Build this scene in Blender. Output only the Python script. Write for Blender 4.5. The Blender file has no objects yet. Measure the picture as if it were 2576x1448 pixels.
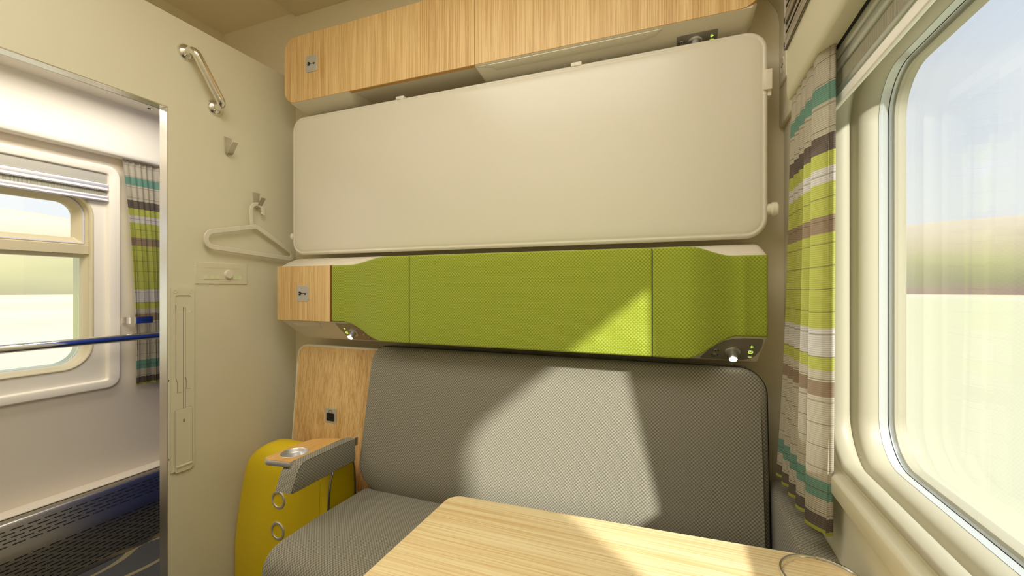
import bpy, bmesh, math, random
from mathutils import Vector, Matrix
random.seed(7)
PI = math.pi
SC = bpy.context.scene
COL = SC.collection
K = 1.30                      # eye height; heights below are written as K + offset

# ------------------------------------------------------------------ camera
cam_d = bpy.data.cameras.new('camera'); cam = bpy.data.objects.new('camera', cam_d); COL.objects.link(cam)
cam_d.lens = 15.0; cam_d.sensor_width = 36.0; cam_d.clip_start = 0.02; cam_d.clip_end = 3000
cam.location = (0, 0, K); cam.rotation_euler = (PI/2, 0, math.radians(21.139))
SC.camera = cam
SC.view_settings.view_transform = 'Standard'; SC.view_settings.look = 'None'
SC.view_settings.gamma = 1.0; SC.view_settings.use_curve_mapping = False
SC.view_settings.exposure = 0.0
SC.cycles.max_bounces = 16; SC.cycles.diffuse_bounces = 10; SC.cycles.glossy_bounces = 6; SC.cycles.transparent_max_bounces = 16

# ------------------------------------------------------------------ sky
w = bpy.data.worlds.new('sky'); SC.world = w; w.use_nodes = True
nt = w.node_tree; nt.nodes.clear()
o_ = nt.nodes.new('ShaderNodeOutputWorld'); bg = nt.nodes.new('ShaderNodeBackground')
tc = nt.nodes.new('ShaderNodeTexCoord'); sx = nt.nodes.new('ShaderNodeSeparateXYZ')
rp = nt.nodes.new('ShaderNodeValToRGB')
rp.color_ramp.elements[0].position = 0.0; rp.color_ramp.elements[0].color = (0.93, 0.93, 0.93, 1)
rp.color_ramp.elements[1].position = 1.0; rp.color_ramp.elements[1].color = (0.42, 0.58, 0.90, 1)
e = rp.color_ramp.elements.new(0.14); e.color = (0.90, 0.94, 0.97, 1)
e = rp.color_ramp.elements.new(0.40); e.color = (0.75, 0.83, 0.97, 1)
ns = nt.nodes.new('ShaderNodeTexNoise'); mp = nt.nodes.new('ShaderNodeMapping')
mp.inputs['Scale'].default_value = (1.5, 1.5, 5.0); ns.inputs['Scale'].default_value = 1.6
mx = nt.nodes.new('ShaderNodeMixRGB'); mx.inputs['Color2'].default_value = (0.95, 0.96, 0.97, 1)
cr2 = nt.nodes.new('ShaderNodeValToRGB'); cr2.color_ramp.elements[0].position = 0.48; cr2.color_ramp.elements[1].position = 0.75
cr2.color_ramp.elements[1].color = (.6, .6, .6, 1)
L = nt.links.new
L(tc.outputs['Generated'], sx.inputs[0]); L(sx.outputs['Z'], rp.inputs[0])
L(tc.outputs['Generated'], mp.inputs[0]); L(mp.outputs[0], ns.inputs['Vector']); L(ns.outputs['Fac'], cr2.inputs[0])
L(cr2.outputs[0], mx.inputs['Fac']); L(rp.outputs[0], mx.inputs['Color1']); L(mx.outputs[0], bg.inputs[0])
bg.inputs['Strength'].default_value = 1.06; L(bg.outputs[0], o_.inputs[0])

# ------------------------------------------------------------------ sun and fill lights
def light(kind, name, loc, rot=(0, 0, 0), energy=1, color=(1, 1, 1), size=None):
    d = bpy.data.lights.new(name, kind); ob = bpy.data.objects.new(name, d); COL.objects.link(ob)
    ob.location = loc; ob.rotation_euler = rot; d.energy = energy; d.color = color
    if kind == 'AREA':
        d.shape = 'RECTANGLE'; d.size, d.size_y = size
    return ob
SUN_DIR = Vector((-1.155, 1.0, -0.976)).normalized()
sun = light('SUN', 'sun', (3, -3, 4), energy=7.0, color=(1.0, 0.98, 0.93))
sun.rotation_euler = SUN_DIR.to_track_quat('-Z', 'Y').to_euler(); sun.data.angle = math.radians(2.6)
# area lights added out of view to fill the compartment and the corridor
light('AREA', 'compartment_fill', (-0.62, 0.34, K + 1.335), energy=12, color=(1.0, 0.95, 0.86), size=(1.25, 0.8))
light('AREA', 'corridor_fill', (-2.22, 0.75, K + 0.905), energy=15, color=(1.0, 0.95, 0.87), size=(0.35, 1.5))

# ------------------------------------------------------------------ materials
def srgb(r, g, b):
    f = lambda c: (c/255/12.92) if c/255 <= 0.04045 else ((c/255+0.055)/1.055)**2.4
    return (f(r), f(g), f(b), 1)
class M:
    def __init__(s, name, col=(.8, .8, .8, 1), rough=.5, metal=0.0, spec=.5, emit=None, estr=1.0):
        s.m = bpy.data.materials.new(name); s.m.use_nodes = True; s.t = s.m.node_tree
        s.b = s.t.nodes['Principled BSDF']
        s.b.inputs['Base Color'].default_value = col; s.b.inputs['Roughness'].default_value = rough
        s.b.inputs['Metallic'].default_value = metal; s.b.inputs['Specular IOR Level'].default_value = spec
        if emit:
            s.b.inputs['Emission Color'].default_value = emit; s.b.inputs['Emission Strength'].default_value = estr
    def n(s, typ, **kw):
        nd = s.t.nodes.new(typ)
        for k, v in kw.items(): setattr(nd, k, v)
        return nd
    def l(s, a, b): s.t.links.new(a, b)
    def math(s, op, a, b=None, clamp=False):
        nd = s.n('ShaderNodeMath', operation=op); nd.use_clamp = clamp
        for i, v in enumerate((a, b)):
            if v is None: continue
            if isinstance(v, (int, float)): nd.inputs[i].default_value = v
            else: s.l(v, nd.inputs[i])
        return nd.outputs[0]
    def mix(s, f, a, b, typ='MIX'):
        nd = s.n('ShaderNodeMixRGB', blend_type=typ)
        for i, v in zip(('Fac', 'Color1', 'Color2'), (f, a, b)):
            if isinstance(v, (int, float, tuple)): nd.inputs[i].default_value = v
            else: s.l(v, nd.inputs[i])
        return nd.outputs[0]
    def ramp(s, x, stops, interp='LINEAR'):
        nd = s.n('ShaderNodeValToRGB'); cr = nd.color_ramp; cr.interpolation = interp
        cr.elements[0].position, cr.elements[0].color = stops[0]
        cr.elements[1].position, cr.elements[1].color = stops[-1]
        for p, c in stops[1:-1]:
            e = cr.elements.new(p); e.color = c
        s.l(x, nd.inputs[0]); return nd.outputs[0]
    def obj(s): return s.n('ShaderNodeTexCoord').outputs['Object']
    def noise(s, vec, scale, detail=2, sc=(1, 1, 1), rough=.5):
        mp = s.n('ShaderNodeMapping'); mp.inputs['Scale'].default_value = sc; s.l(vec, mp.inputs[0])
        nz = s.n('ShaderNodeTexNoise'); nz.inputs['Scale'].default_value = scale; nz.inputs['Detail'].default_value = detail
        nz.inputs['Roughness'].default_value = rough
        s.l(mp.outputs[0], nz.inputs['Vector']); return nz.outputs['Fac']
    def bump(s, h, strength=.3, dist=.001):
        b = s.n('ShaderNodeBump'); b.inputs['Strength'].default_value = strength; b.inputs['Distance'].default_value = dist
        s.l(h, b.inputs['Height']); s.l(b.outputs[0], s.b.inputs['Normal'])

def plain(name, col, rough=.45, metal=0., bumpy=0., bscale=400, **kw):
    m = M(name, col, rough, metal, **kw)
    if bumpy: m.bump(m.noise(m.obj(), bscale, 2), bumpy, .0006)
    return m.m
def wood(name, axis, light_c, dark_c, rough=.45):
    m = M(name, rough=rough)
    v = m.obj()
    a = {'X': (0.014, 1, 1), 'Y': (1, 0.014, 1), 'Z': (1, 1, 0.014)}[axis]
    n1 = m.noise(v, 26, 4, a, .6); n2 = m.noise(v, 210, 4, a, .7); n3 = m.noise(v, 7, 2, tuple(max(x, .12) for x in a))
    b1 = m.ramp(n2, [(.40, (0, 0, 0, 1)), (.56, (1, 1, 1, 1))])
    b2 = m.ramp(n1, [(.36, (0, 0, 0, 1)), (.62, (1, 1, 1, 1))])
    f = m.math('MULTIPLY_ADD', b1, .6); f.node.inputs[2].default_value = 0
    m.l(m.math('MULTIPLY', b2, .4), f.node.inputs[2])
    base = m.mix(f, dark_c, light_c)
    hi = tuple(min(1, c*1.10) for c in light_c[:3]) + (1,)
    base2 = m.mix(m.math('MULTIPLY', n3, .5), base, hi)
    m.l(base2, m.b.inputs['Base Color']); m.bump(b1, .15, .0004)
    return m.m
def fabric(name, c1, c2, cell=.0053, thread=.35, strength=.6):
    m = M(name, rough=.85, spec=.2)
    t = m.n('ShaderNodeTexCoord'); p = m.n('ShaderNodeSeparateXYZ'); q = m.n('ShaderNodeSeparateXYZ')
    m.l(t.outputs['Object'], p.inputs[0]); m.l(t.outputs['Normal'], q.inputs[0])
    ax, ay, az = (m.math('ABSOLUTE', q.outputs[i]) for i in range(3))
    nx = m.math('GREATER_THAN', ax, m.math('MAXIMUM', ay, az)); nz = m.math('GREATER_THAN', az, m.math('MAXIMUM', ax, ay))
    def pick(f, a, b):
        r = m.n('ShaderNodeMix', data_type='FLOAT'); m.l(f, r.inputs[0]); m.l(a, r.inputs[2]); m.l(b, r.inputs[3]); return r.outputs[0]
    U = pick(nx, p.outputs[0], p.outputs[1]); V = pick(nz, p.outputs[2], p.outputs[1])
    c = m.n('ShaderNodeCombineXYZ'); m.l(U, c.inputs[0]); m.l(V, c.inputs[1]); c.inputs[2].default_value = .5/(1/cell)*1.0
    ch = m.n('ShaderNodeTexChecker'); ch.inputs['Scale'].default_value = 1/cell; m.l(c.outputs[0], ch.inputs['Vector'])
    su = m.math('ABSOLUTE', m.math('SINE', m.math('MULTIPLY', U, PI/cell)))
    sv = m.math('ABSOLUTE', m.math('SINE', m.math('MULTIPLY', V, PI/cell)))
    h = m.math('POWER', m.math('MULTIPLY', su, sv), .4)
    # each square alternates warp and weft threads
    tu = m.math('SINE', m.math('MULTIPLY', U, 2*PI*3/cell)); tv = m.math('SINE', m.math('MULTIPLY', V, 2*PI*3/cell))
    th = pick(ch.outputs['Fac'], tu, tv)
    hh = m.math('ADD', h, m.math('MULTIPLY', th, .12))
    nzv = m.noise(t.outputs['Object'], 260, 2)
    col = m.mix(ch.outputs['Fac'], c1, c2)
    col = m.mix(m.math('MULTIPLY', nzv, thread), col, tuple(x*.55 for x in c1[:3])+(1,))
    m.l(col, m.b.inputs['Base Color']); m.bump(hh, strength, .0012)
    m.b.inputs['Sheen Weight'].default_value = .15
    return m.m
def brushed(name, col, rough, axis=(1, 1, 60)):
    m = M(name, col, rough, 1.0)
    n = m.noise(m.obj(), 60, 3, axis); m.bump(n, .08, .0004)
    m.l(m.math('ADD', m.math('MULTIPLY', n, .15), rough-.07), m.b.inputs['Roughness'])
    return m.m

CREAM = plain('cream_laminate', (.735, .70, .545, 1), .42, bumpy=.03, bscale=250)
CREAM_BACK = plain('cream_wall_laminate', (.76, .695, .53, 1), .45)
CEIL = plain('ceiling_laminate', (.80, .72, .52, 1), .5)
SHELL = plain('moulded_cream_plastic', (.78, .73, .62, 1), .32)
BOARD = plain('bunk_gelcoat', (.745, .71, .61, 1), .28)
FRAME = plain('window_frame_plastic', (.42, .39, .285, 1), .5, bumpy=.12, bscale=500)
CORR = plain('corridor_panel', (.80, .72, .60, 1), .38)
CORRIVORY = plain('corridor_ivory', (.87, .81, .70, 1), .42)
CORRFRAME = plain('corridor_window_plastic', (.62, .54, .35, 1), .4)
WOOD = wood('oak_vertical', 'Z', srgb(236, 206, 150), srgb(176, 122, 52))
WOODEDGE = wood('oak_edge', 'X', srgb(215, 170, 100), srgb(185, 130, 65))
WOODTAB = wood('oak_table', 'X', srgb(244, 228, 184), srgb(205, 158, 82), .38)
WOODTRAY = wood('oak_tray', 'Y', srgb(225, 180, 110), srgb(195, 140, 70))
GREEN = fabric('lime_weave', srgb(176, 190, 72), srgb(144, 158, 46), .0056, .25)
GREY = fabric('grey_weave', srgb(162, 158, 143), srgb(117, 112, 98), .0053, .25, .45)
CHROME = plain('chrome', (.82, .80, .76, 1), .08, 1.0)
STEEL = brushed('brushed_steel', (.74, .71, .66, 1), .30)
ALU = plain('satin_aluminium', (.72, .72, .74, 1), .35, .85, bumpy=.1, bscale=900)
PLATE = plain('grey_metallic_plate', (.30, .28, .25, 1), .5, .3, bumpy=.08, bscale=900)
PLATEW = plain('warm_metallic_plate', (.42, .35, .26, 1), .45, .3)
HOOKM = plain('satin_hook_metal', (.60, .56, .47, 1), .25, .9)
BLACK = plain('black', (.006, .006, .006, 1), .5)
DARK = plain('dark_gap', (.03, .028, .022, 1), .7)
YELLOW = plain('yellow_leather', srgb(224, 197, 10), .42, bumpy=.12, bscale=320)
SIGN = plain('sign_plate_grey', (.58, .56, .52, 1), .4, .3)
GLOWG = M('green_backlight', (.5, .7, .1, 1), emit=(.62, .85, .13, 1), estr=.9).m
FAINT = M('pale_green_backlight', (.6, .75, .35, 1), emit=(.55, .75, .2, 1), estr=.35).m
LAMPW = M('lamp_glow', (1, 1, 1, 1), emit=(1, 1, .97, 1), estr=6).m
WHITEM = plain('white_lacquered_rail', (.93, .92, .89, 1), .22)
RAILM = plain('grey_blind_rail', (.50, .53, .51, 1), .28, .7)
BLUE = plain('blue_lining_laminate', (.02, .06, .42, 1), .3)
SEAL = plain('pale_seal', (.62, .62, .78, 1), .5)
HANG = plain('hanger_plastic', (.74, .70, .58, 1), .35)

# blind cloth: fine vertical pleats
def blindcloth(name, c1, c2, per=.004, axis=1):
    m = M(name, rough=.8); p = m.n('ShaderNodeSeparateXYZ'); m.l(m.obj(), p.inputs[0])
    s = m.math('SINE', m.math('MULTIPLY', p.outputs[axis], 2*PI/per)); s = m.math('ADD', m.math('MULTIPLY', s, .5), .5)
    m.l(m.mix(s, c1, c2), m.b.inputs['Base Color']); m.bump(s, .4, .0008); return m.m
BLIND = blindcloth('pleated_blind_cloth', (.42, .40, .30, 1), (.22, .21, .16, 1))

# perforated steel: staggered rows of black slots (rows run along local Y)
def perforated():
    m = M('perforated_steel', (.50, .47, .42, 1), .32, 1.0)
    v = m.obj(); uvn = m.n('ShaderNodeUVMap'); p = m.n('ShaderNodeSeparateXYZ'); m.l(uvn.outputs[0], p.inputs[0])
    u, vv = p.outputs[0], p.outputs[1]          # metres along, metres across
    pitch, row = .052, .0148
    r = m.math('DIVIDE', vv, row); ri = m.math('FLOOR', r); rf = m.math('ABSOLUTE', m.math('SUBTRACT', m.math('FRACT', r), .5))
    sh = m.math('MULTIPLY', m.math('MODULO', m.math('ABSOLUTE', ri), 2.0), .5)
    a = m.math('ABSOLUTE', m.math('SUBTRACT', m.math('FRACT', m.math('ADD', m.math('DIVIDE', u, pitch), sh)), .5))
    dx = m.math('MAXIMUM', m.math('SUBTRACT', m.math('MULTIPLY', a, pitch), .0175), 0.0)
    dy = m.math('MULTIPLY', rf, row)
    d = m.math('SQRT', m.math('ADD', m.math('MULTIPLY', dx, dx), m.math('MULTIPLY', dy, dy)))
    hole = m.math('LESS_THAN', d, .0023)
    band = m.math('ADD', m.math('MULTIPLY', m.math('GREATER_THAN', vv, 1*row), m.math('LESS_THAN', vv, 6*row)),
                  m.math('MULTIPLY', m.math('GREATER_THAN', vv, 9*row), m.math('LESS_THAN', vv, 21*row)))
    f = m.math('MULTIPLY', hole, band)
    m.l(m.mix(f, (.50, .47, .42, 1), (.004, .004, .004, 1)), m.b.inputs['Base Color'])
    m.l(m.math('SUBTRACT', 1.0, f), m.b.inputs['Metallic'])
    n = m.noise(v, 60, 3, (1, 60, 1)); m.bump(m.math('SUBTRACT', m.math('MULTIPLY', n, .3), m.math('MULTIPLY', f, 2.0)), .15, .0006)
    m.l(m.math('ADD', m.math('MULTIPLY', f, .3), .30), m.b.inputs['Roughness'])
    return m.m
PERF = perforated()

# striped curtain cloth; UV.y = height fraction (0 hem, 1 top), UV.x = metres along the cloth
def curtain_mat(name, stops, sheer=.12):
    m = M(name, rough=.9, spec=.1)
    uv = m.n('ShaderNodeUVMap'); p = m.n('ShaderNodeSeparateXYZ'); m.l(uv.outputs[0], p.inputs[0])
    col = m.ramp(p.outputs[1], stops, 'CONSTANT')
    ribs = m.math('ADD', m.math('MULTIPLY', m.math('SINE', m.math('MULTIPLY', p.outputs[1], 2*PI*230)), .5), .5)
    threads = m.math('ADD', m.math('MULTIPLY', m.math('SINE', m.math('MULTIPLY', p.outputs[0], 2*PI/.0022)), .5), .5)
    line = m.math('LESS_THAN', m.math('FRACT', m.math('MULTIPLY', m.math('ADD', p.outputs[1], .006), 21.5)), .045)
    col = m.mix(m.math('MULTIPLY', line, .62), col, (.10, .08, .06, 1))
    col = m.mix(m.math('MULTIPLY', m.math('SUBTRACT', 1.0, ribs), .30), col, (.30, .26, .18, 1), 'MIX')
    nz = m.noise(uv.outputs[0], 900, 1); col = m.mix(m.math('MULTIPLY', nz, .25), col, (.35, .31, .24, 1))
    m.l(col, m.b.inputs['Base Color'])
    m.bump(m.math('ADD', ribs, m.math('MULTIPLY', threads, .3)), .5, .001)
    tr = m.n('ShaderNodeBsdfTranslucent'); m.l(col, tr.inputs[0])
    ms = m.n('ShaderNodeMixShader'); ms.inputs[0].default_value = .3
    m.l(m.b.outputs[0], ms.inputs[1]); m.l(tr.outputs[0], ms.inputs[2])
    out = [n for n in m.t.nodes if n.type == 'OUTPUT_MATERIAL'][0]; m.l(ms.outputs[0], out.inputs[0])
    return m.m
cW = (.66, .61, .50, 1); cL = (.74, .71, .70, 1); cT = (.15, .38, .31, 1); cD = (.115, .085, .08, 1)
cY = (.56, .60, .10, 1); cB = (.34, .24, .165, 1); cH = (.5, .52, .05, 1)
STR = [(0, cH), (.004, cD), (.034, cW), (.070, cT), (.106, cW), (.285, cB), (.313, cW), (.338, cY), (.366, cL), (.425, cY),
       (.620, cB), (.655, cY), (.722, cL), (.752, cY), (.785, cD), (.820, cW), (.885, cT), (.920, cW)]
CURT = curtain_mat('striped_curtain_cloth', STR)

# glazing
def glass(name, refl=1.45, tint=(.98, .985, .965, 1)):
    m = M(name); t = m.t; t.nodes.remove(m.b)
    g0 = m.n('ShaderNodeNewGeometry'); dt = m.n('ShaderNodeVectorMath', operation='DOT_PRODUCT')
    m.l(g0.outputs['Normal'], dt.inputs[0]); m.l(g0.outputs['Incoming'], dt.inputs[1])
    sch = m.math('POWER', m.math('SUBTRACT', 1.0, m.math('ABSOLUTE', dt.outputs['Value'])), 5.0)
    frs = m.math('ADD', m.math('MULTIPLY', sch, .92), .045)
    a = m.n('ShaderNodeBsdfTransparent'); a.inputs[0].default_value = tint
    g = m.n('ShaderNodeBsdfGlossy'); g.inputs['Roughness'].default_value = .01
    ms = m.n('ShaderNodeMixShader'); m.l(frs, ms.inputs[0]); m.l(a.outputs[0], ms.inputs[1]); m.l(g.outputs[0], ms.inputs[2])
    out = [n for n in t.nodes if n.type == 'OUTPUT_MATERIAL'][0]; m.l(ms.outputs[0], out.inputs[0]); return m.m
GLASS = glass('window_glass')

def carpet():
    m = M('wavy_line_carpet', rough=.95, spec=.1); v = m.obj()
    q = m.n('ShaderNodeSeparateXYZ'); m.l(v, q.inputs[0]); n = m.noise(v, 1.7, 1)
    w1 = m.math('SINE', m.math('MULTIPLY', q.outputs[1], 9.0)); w2 = m.math('ADD', m.math('MULTIPLY', w1, .28), m.math('MULTIPLY', n, 3.2))
    d = m.math('ABSOLUTE', m.math('SUBTRACT', m.math('FRACT', m.math('ADD', m.math('MULTIPLY', q.outputs[0], 6.5), w2)), .5))
    f = m.math('LESS_THAN', d, .075); fz = m.noise(v, 500, 2)
    base = m.mix(fz, (.055, .055, .055, 1), (.10, .10, .10, 1)); gold = m.mix(fz, (.20, .165, .09, 1), (.33, .28, .16, 1))
    m.l(m.mix(f, base, gold), m.b.inputs['Base Color']); m.bump(fz, .6, .002); return m.m
CARPET = carpet()

# ------------------------------------------------------------------ mesh helpers
OFF = {}
class MB:
    """collects geometry in room coordinates, linked as ONE mesh object"""
    def __init__(s): s.v = []; s.f = []; s.uv = {}; s.mi = {}
    def add(s, vs, fs, uvs=None, mi=0):
        b = len(s.v); s.v += [tuple(v) for v in vs]
        for i, f in enumerate(fs):
            s.mi[len(s.f)] = mi
            if uvs: s.uv[len(s.f)] = [uvs[j] for j in f]
            s.f.append([b+j for j in f])
        return s
    def box(s, x0, x1, y0, y1, z0, z1, mi=0):
        v = [(x, y, z) for x in (x0, x1) for y in (y0, y1) for z in (z0, z1)]
        return s.add(v, [(0, 1, 3, 2), (4, 6, 7, 5), (0, 4, 5, 1), (2, 3, 7, 6), (0, 2, 6, 4), (1, 5, 7, 3)], mi=mi)
    def loft(s, rings, cap0=True, cap1=True, closed=True, mi=0):
        n = len(rings[0]); vs = [p for r in rings for p in r]; fs = []
        for i in range(len(rings)-1):
            for j in range(n if closed else n-1):
                k = (j+1) % n
                fs.append((i*n+j, i*n+k, (i+1)*n+k, (i+1)*n+j))
        if cap0: fs.append(tuple(range(n-1, -1, -1)))
        if cap1: fs.append(tuple((len(rings)-1)*n+j for j in range(n)))
        return s.add(vs, fs, mi=mi)
    def tube(s, pts, r, n=16, caps=True, mi=0):
        pts = [Vector(p) for p in pts]; rings = []
        up = Vector((0.13, 0.31, 0.94)).normalized(); prev = None
        for i, p in enumerate(pts):
            t = (pts[min(i+1, len(pts)-1)] - pts[max(i-1, 0)]).normalized()
            if prev is None:
                a = t.cross(up).normalized()
            else:
                a = (prev - t*prev.dot(t)).normalized()
            prev = a; b = t.cross(a)
            rr = r[i] if isinstance(r, (list, tuple)) else r
            rings.append([p + (a*math.cos(2*PI*k/n)+b*math.sin(2*PI*k/n))*rr for k in range(n)])
        return s.loft(rings, caps, caps, mi=mi)
    def lathe(s, c, axis, prof, n=40, caps=True, mi=0):
        """prof: (radius, distance along axis)"""
        c = Vector(c); t = Vector(axis).normalized(); h = Vector((1, 0, 0)) if abs(t.x) < .8 else Vector((0, 1, 0))
        a = t.cross(h).normalized(); b = t.cross(a)
        rings = [[c + t*d + (a*math.cos(2*PI*k/n)+b*math.sin(2*PI*k/n))*max(r, 1e-5) for k in range(n)] for r, d in prof]
        return s.loft(rings, caps, caps, mi=mi)
    def build(s, name, mat, parent=None, smooth=True, ang=35, bevel=0, seg=2, recalc=True):
        if parent is None:
            xs, ys, zs = zip(*s.v); off = Vector(((min(xs)+max(xs))/2, (min(ys)+max(ys))/2, min(zs)))
        else: off = OFF[parent.name]
        me = bpy.data.meshes.new(name)
        me.from_pydata([tuple(Vector(v)-off) for v in s.v], [], s.f)
        if s.uv:
            ul = me.uv_layers.new(name='UVMap')
            for pi, pl in enumerate(me.polygons):
                for li, uvv in zip(pl.loop_indices, s.uv.get(pi, [(0, 0)]*len(pl.loop_indices))): ul.data[li].uv = uvv
        mats = mat if isinstance(mat, list) else [mat]
        for m in mats: me.materials.append(m)
        for i, pl in enumerate(me.polygons): pl.material_index = s.mi.get(i, 0)
        bm = bmesh.new(); bm.from_mesh(me)
        if not s.uv: bmesh.ops.remove_doubles(bm, verts=bm.verts, dist=1e-6)
        if recalc: bmesh.ops.recalc_face_normals(bm, faces=bm.faces)
        if bevel:
            es = [e for e in bm.edges if len(e.link_faces) == 2 and e.calc_face_angle(0) > math.radians(40)]
            bmesh.ops.bevel(bm, geom=es, offset=bevel, segments=seg, profile=.5, affect='EDGES', clamp_overlap=True)
        bm.to_mesh(me); bm.free()
        if smooth:
            for pl in me.polygons: pl.use_smooth = True
            me.set_sharp_from_angle(angle=math.radians(ang))
        ob = bpy.data.objects.new(name, me); COL.objects.link(ob)
        if parent is None: ob.location = off
        else: ob.parent = parent
        OFF[ob.name] = off
        return ob
def thing(name, loc, label, cat, group=None):
    o = bpy.data.objects.new(name, None); COL.objects.link(o); o.location = loc; o.empty_display_size = .05
    OFF[o.name] = Vector(loc); return tag(o, label, cat, group)
def tag(o, label, cat, group=None):
    o['label'] = label; o['category'] = cat
    if group: o['group'] = group
    return o
def struct(o): o['kind'] = 'structure'; return o
def lab(o, t): o['label'] = t; return o

def rrect(w, h, r, n=6, cx=0, cy=0):
    """rounded rectangle, ccw; r = radius or (tl,tr,br,bl)"""
    if not isinstance(r, (tuple, list)): r = (r,)*4
    r = [max(min(q, w/2, h/2), 1e-5) for q in r]; tl, tr, br, bl = r; P = []
    for (x, y, q, a0) in ((w/2-br, -h/2+br, br, -PI/2), (w/2-tr, h/2-tr, tr, 0), (-w/2+tl, h/2-tl, tl, PI/2), (-w/2+bl, -h/2+bl, bl, PI)):
        for k in range(n+1):
            a = a0+PI/2*k/n; P.append((cx+x+q*math.cos(a), cy+y+q*math.sin(a)))
    return P
def offset(P, d):
    """shrink a ccw outline by d along its vertex normals"""
    n = len(P); Q = []
    for i in range(n):
        x0, y0 = P[i-1]; x, y = P[i]; x1, y1 = P[(i+1) % n]
        a = Vector((x-x0, y-y0)); b = Vector((x1-x, y1-y))
        a = a.normalized() if a.length > 1e-9 else b.normalized(); b = b.normalized() if b.length > 1e-9 else a
        t = (a+b)
        t = t.normalized() if t.length > 1e-6 else a
        k = d/max(.5, math.sqrt(max(.05, (1+a.dot(b))/2)))
        Q.append((x - t.y*k, y + t.x*k))
    return Q
def slab(mb, P, fn, prof, cap0=True, cap1=True, mi=0):
    """prof: (inset, depth); fn(a, b, depth) -> room point"""
    rings = [[fn(a, b, d) for a, b in offset(P, i)] for i, d in prof]
    return mb.loft(rings, cap0, cap1, mi=mi)
def edge_prof(d0, d1, r, n=4, both=False):
    """from back depth d0 to front depth d1 (signed) with rounded front edge radius r"""
    s = 1 if d1 > d0 else -1; pr = []
    if both:
        for k in range(n, 0, -1):
            a = PI/2*k/n; pr.append((r-r*math.cos(a), d0+s*(r-r*math.sin(a))))
    pr.append((0, d0 + (s*r if both else 0)))
    for k in range(0, n+1):
        a = PI/2*k/n; pr.append((r-r*math.cos(a), d1-s*(r-r*math.sin(a))))
    return pr
def wall_hole(mb, fn, outer, holes):
    """flat sheet with holes, outlines in 2D"""
    bm = bmesh.new(); es = []
    for P in [outer]+holes:
        vs = [bm.verts.new((a, b, 0)) for a, b in P]
        es += [bm.edges.new((vs[i], vs[(i+1) % len(vs)])) for i in range(len(vs))]
    bmesh.ops.triangle_fill(bm, use_beauty=True, edges=es)
    bm.verts.index_update()
    mb.add([fn(v.co.x, v.co.y) for v in bm.verts], [[v.index for v in f.verts] for f in bm.faces]); bm.free(); return mb
def rect(a0, a1, b0, b1): return [(a0, b0), (a1, b0), (a1, b1), (a0, b1)]
def sstep(t): t = max(0., min(1., t)); return t*t*(3-2*t)
def text(name, s, size, mat, parent, origin, ux, uy, depth=.0004):
    """raised lettering, ux = reading direction, uy = up direction of the letters"""
    cu = bpy.data.curves.new('lettering', 'FONT'); cu.body = s; cu.size = size; cu.align_x = 'CENTER'; cu.align_y = 'CENTER'
    tmp = bpy.data.objects.new('lettering', cu); COL.objects.link(tmp)
    bpy.context.view_layer.update()
    me = bpy.data.meshes.new_from_object(tmp.evaluated_get(bpy.context.evaluated_depsgraph_get()))
    bpy.data.objects.remove(tmp); mb = MB(); ux = Vector(ux).normalized(); uy = Vector(uy).normalized()
    mb.add([Vector(origin)+ux*v.co.x+uy*v.co.y for v in me.vertices], [list(p.vertices) for p in me.polygons])
    return mb.build(name, mat, parent, smooth=False, recalc=False)

YB = 1.62; XP = -1.80; XW = .325; ZC = K+1.373; XO = -1.843; YF = -.25
# ================================================================== SETTING
struct(MB().box(XO, XW+.1, YF-.05, YB, -.04, 0).build('floor', CARPET))
struct(MB().box(XP, XW+.12, YB, YB+.04, 0, ZC+.03).build('wall_back', CREAM_BACK))
struct(MB().box(XO, XW+.12, YF-.05, YF, 0, ZC).build('wall_front', CREAM_BACK))
struct(MB().box(XP+.0, XW+.02, YF, YB, ZC, ZC+.03).build('ceiling', CEIL, bevel=.002))

# --- partition to the corridor with the door opening
DY0, DY1, DZ = .33, 1.0376, K+.687; PT = K+1.044
mb = MB()
P = [(YF, 0), (DY0, 0), (DY0, DZ), (DY1, DZ), (DY1, 0), (YB+.02, 0), (YB+.02, PT), (YF, PT)]
mb.loft([[(XP, a, b) for a, b in P], [(XO, a, b) for a, b in P]])
struct(mb.build('wall_left', CREAM, smooth=False, bevel=.0015, seg=1))
mb = MB()
t = .0025
for (y0, y1, z0, z1) in ((DY1-t, DY1, 0, DZ-t), (DY0, DY0+t, 0, DZ-t), (DY0, DY1, DZ-t, DZ)):
    mb.box(XO-.0012, XP+.0012, y0, y1, z0, z1)
struct(mb.build('trim_1', STEEL, bevel=.0006, seg=1))
# unseen blue lining added on the partition's corridor side for reflections in the metal
struct(MB().box(XO-.012, XO, 1.36, 3.2, .0, K+.92).build('wall_lining_reflected', BLUE, bevel=.002))

# --- luggage loft above the corridor
struct(MB().box(-2.366, -2.326, YF, 2.4, K+.99, K+1.43).build('wall_loft', CREAM_BACK))
struct(MB().box(-2.36, XP, YF, 2.4, K+1.3945, K+1.43).build('ceiling', CEIL))
mb = MB().box(-1.80, -2.36+.0, YB, YB+.04, K+1.02, K+1.3945)
struct(mb.build('wall_loft', CREAM_BACK))
# --- corridor
struct(MB().box(-2.80, XO, YF-.6, 3.2, -.04, -.0).build('floor', CARPET))
struct(MB().box(-2.80, XO, YF-.6, 3.2, K+.922, K+.975).build('ceiling', CORRIVORY))
struct(MB().box(-2.80, XO, 3.2, 3.24, 0, K+.93).build('wall_end', CORR))
struct(MB().box(-2.80, XO, YF-.64, YF-.6, 0, K+.93).build('wall_end', CORR))
struct(MB().box(XO-.002, XO+.04, YB+.04, 3.2, 0, K+.93).build('wall_inner', CORRIVORY))
struct(MB().box(XO-.002, XO+.04, YF-.6, YF, 0, K+.93).build('wall_inner', CORRIVORY))

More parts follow.
